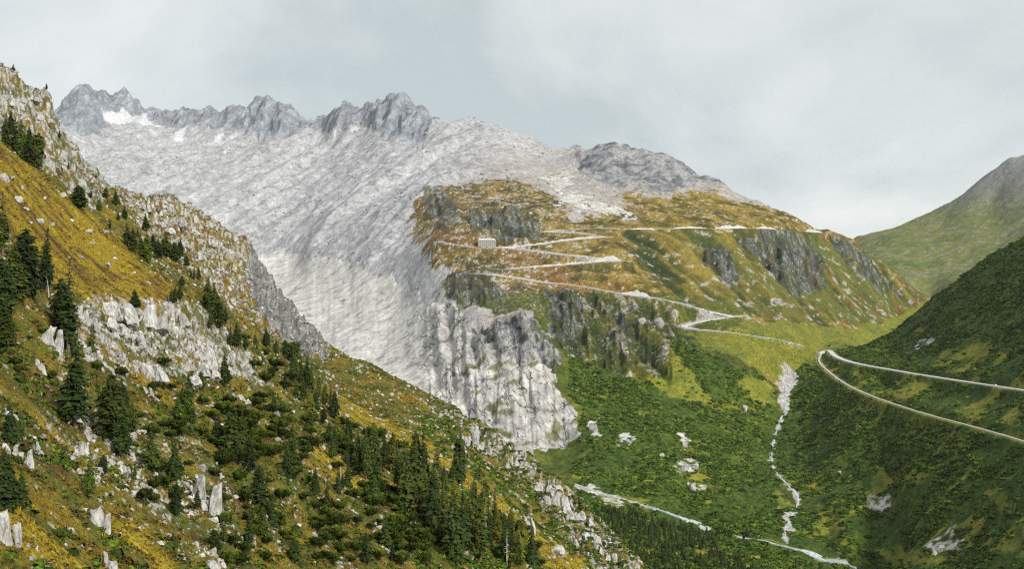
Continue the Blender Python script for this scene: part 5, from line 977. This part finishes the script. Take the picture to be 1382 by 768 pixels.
scatter('cliff_shrubs', p, rnd_scl(len(p), 2.5, 5.0, (.6, 1.1)), rnd_rot(len(p)), rs.randint(0, 5, len(p)), SHM, 'green shrubs clinging to the cliffs under the hotel road')
# dark conifers on the valley floor by the river
p, k = pick((FAR & (Yw < 1390) & (Yw > 1120) & (FU > 800) & (FU < 1130) & inview & free & (VV > 690)) * sstep(-.2, .2, fA + .6 * fB + sstep(1060, 900, FU) * .5), 620, 4)
vis = VV.ravel()[k] < 778; pv = p[vis]; order = np.argsort(pv[:, 1])
for q in pv[order][:110]:
    h = rt.uniform(7, 12); tree((q[0], q[1], q[2] - .2), h, rt.choice(SPR), 'valley_spruce', 'small dark spruce in the wood beside the milky river', 'tree', 'spruces on the valley floor', rt.uniform(1.0, 1.4))
q = pv[order][110:]; s_ = rs.uniform(7, 12, len(q)); w_ = s_ * rs.uniform(1.0, 1.4, len(q))
scatter('spruce_wood', q, np.stack([w_, w_, s_], 1), rnd_rot(len(q), .03), rs.randint(0, 6, len(q)), [a for a, b in SPR], 'dark spruce wood on the valley floor')
# turf, heath and small stones on the near slope
nearv = NEAR & inview & (Yw > 100) & (VV < 800)
grassy = nearv & ~cliffband & ~spurcliff & ~topleft
p, k = pick(grassy * (np.where(golden_near | brightg, 1.0, .55)) * sstep(-.5, .3, st_n) / np.maximum(Yw, 120) ** .8, 36000, 5)
scatter('golden_grass', p, rnd_scl(len(p), .35, .8), rnd_rot(len(p)), rs.randint(0, 4, len(p)), [tuft(600 + i, M_TUFT) for i in range(4)], 'golden alpine grass tufts on the near hillside')
p, k = pick((grassy & ~golden_near & ~brightg) * sstep(-.1, .35, fB + .4 * fC) / np.maximum(Yw, 120) ** .8, 22000, 6)
HEM = [clump(620 + i, 16, M_HEATH, .5) for i in range(3)] + [clump(630 + i, 16, M_PINE, .55) for i in range(2)]
scatter('heath', p, rnd_scl(len(p), .6, 2.0, (.5, 1.0)), rnd_rot(len(p)), rs.randint(0, 5, len(p)), HEM, 'brown and green dwarf heath on the near hillside')
p, k = pick((nearv & (golden_near | brightg)) * sstep(.1, -.5, st_n + st_w) / np.maximum(Yw, 120) ** .8, 5000, 16)
scatter('dark_heath', p, rnd_scl(len(p), .5, 1.3, (.4, .8)), rnd_rot(len(p)), rs.randint(0, 3, len(p)), HEM[:3], 'dark brown heath streaking the golden grass')
p, k = pick((nearv & (VV > 470) & ~golden_near & ~brightg & ~cliffband) * sstep(.02, .3, gnoise(Xw / 17, Yw2 / 17, 171) + .5 * fC) / np.maximum(Yw, 120) ** .6, 3600, 17)
scatter('low_shrubs', p, rnd_scl(len(p), .8, 2.6, (.6, 1.1)), rnd_rot(len(p)), rs.randint(0, 5, len(p)), [clump(640 + i, 30, M_PINE, .7) for i in range(3)] + SHM[:2], 'low dark green shrubs between the rocks of the near hillside')
sw = nearv * (np.where(cliffband, .8, 0) + np.where(topleft, .9, 0) + np.where(spur, .7, 0) + np.where(rimrock, 1.1, 0) + np.where(lowerrock, 1.5, 0) + .30 * ~golden_near + .05) * sstep(-.15, .35, fC + .5 * gnoise(Xw / 14, Yw2 / 14, 162)) / np.maximum(Yw, 120) ** .8
p, k = pick(sw, 8500, 7)
big = rs.rand(len(p)) ** 3
scl = np.stack([(.35 + 1.9 * big) * rs.uniform(.7, 1.3, len(p)) for _ in range(3)], 1) * (Yw.ravel()[k] / 330)[:, None] ** .5
scl[:, 2] *= np.where(cliffband.ravel()[k] | lowerrock.ravel()[k], 1.7, 1.0)
scatter('small_stones', p, scl, rnd_rot(len(p), .5), rs.randint(0, len(BLD), len(p)), BLD, 'small pale stones littering the near hillside')
p, k = pick((nearv & rimrock | (nearv & (FU > 560) & (VV > 560) & ~brightg)) * sstep(-.1, .2, fB) / np.maximum(Yw, 120) ** .5, 2600, 8)
scatter('rim_shrubs', p, rnd_scl(len(p), 1.4, 4.0, (.6, 1.0)), rnd_rot(len(p)), rs.randint(0, 5, len(p)), SHM, 'low green shrubs along the rim over the river')

# loose blocks on the mountainside and scree
mid = FAR & inview & (RD > 6) & ((Yw > 1650) | talus | streamg)
w = mid * (np.where(gold & ~face & ~meadow & ~darkcl & (VV < 420), 1.0, 0) * sstep(950, 700, FU) + np.where(darkcl, .25, 0) + np.where(face, .22, 0) + np.where(granite, .25, 0) + np.where(talus, 2.4, 0) + np.where(streamg & (Yw > 1500), 3.0, 0)) * sstep(-.05, .3, .5 * fC + .6 * fB)
p, k = pick(w, 15000, 21); sz = (1.2 + 5.5 * rs.rand(len(p)) ** 3)[:, None] * rs.uniform(.7, 1.3, (len(p), 3)); sz[:, 2] *= np.where(darkcl.ravel()[k], 1.8, .9)
BLG = [rock_mesh('block', 480 + i, d, M_ROCKG) for i, d in enumerate(((1, .8, .7), (1, .7, .9), (.9, .9, .6)))]
scatter('mountain_rubble', p, sz, rnd_rot(len(p), .4), rs.randint(0, len(BLD) + 3, len(p)), BLD + BLG, 'pale rubble and rock steps on the golden mountainside')
w = (mid & (Yw > 1650) & scree_m | (mid & (LAND == 4))) * (VV < 420) * sstep(-.1, .35, .6 * fC + .6 * fB) * (Yw < 4900)
p, k = pick(w / Yw, 5000, 22); sz = (2.2 + 11 * rs.rand(len(p)) ** 4)[:, None] * rs.uniform(.7, 1.3, (len(p), 3))
scatter('scree_blocks', p, sz, rnd_rot(len(p), .4), rs.randint(0, 3, len(p)), BLG, 'grey blocks strewn over the scree slopes')
# ------------------------------------------------------------------ the air
def haze(density):
    z0, z1 = float(CO[:, 2].min()) - 1.0, float(CO[:, 2].max()) + 15.0; x0, x1 = float(CO[:, 0].min()) - 60, float(CO[:, 0].max()) + 60
    m = MB(); m.box(((x0 + x1) / 2, 4700, (z0 + z1) / 2), (x1 - x0, 10200, z1 - z0)); mt = bpy.data.materials.new('haze'); mt.use_nodes = True; t = mt.node_tree; t.nodes.clear()
    v = N(t, 'ShaderNodeVolumePrincipled'); v.inputs['Color'].default_value = (.86, .93, .96, 1); v.inputs['Density'].default_value = density; v.inputs['Anisotropy'].default_value = .2
    o_ = N(t, 'ShaderNodeOutputMaterial'); t.links.new(v.outputs[0], o_.inputs['Volume']); tag(link('haze', m.mesh('haze', mt)), 'thin pale mountain haze filling the valley', kind='stuff')
haze(1.1e-5)
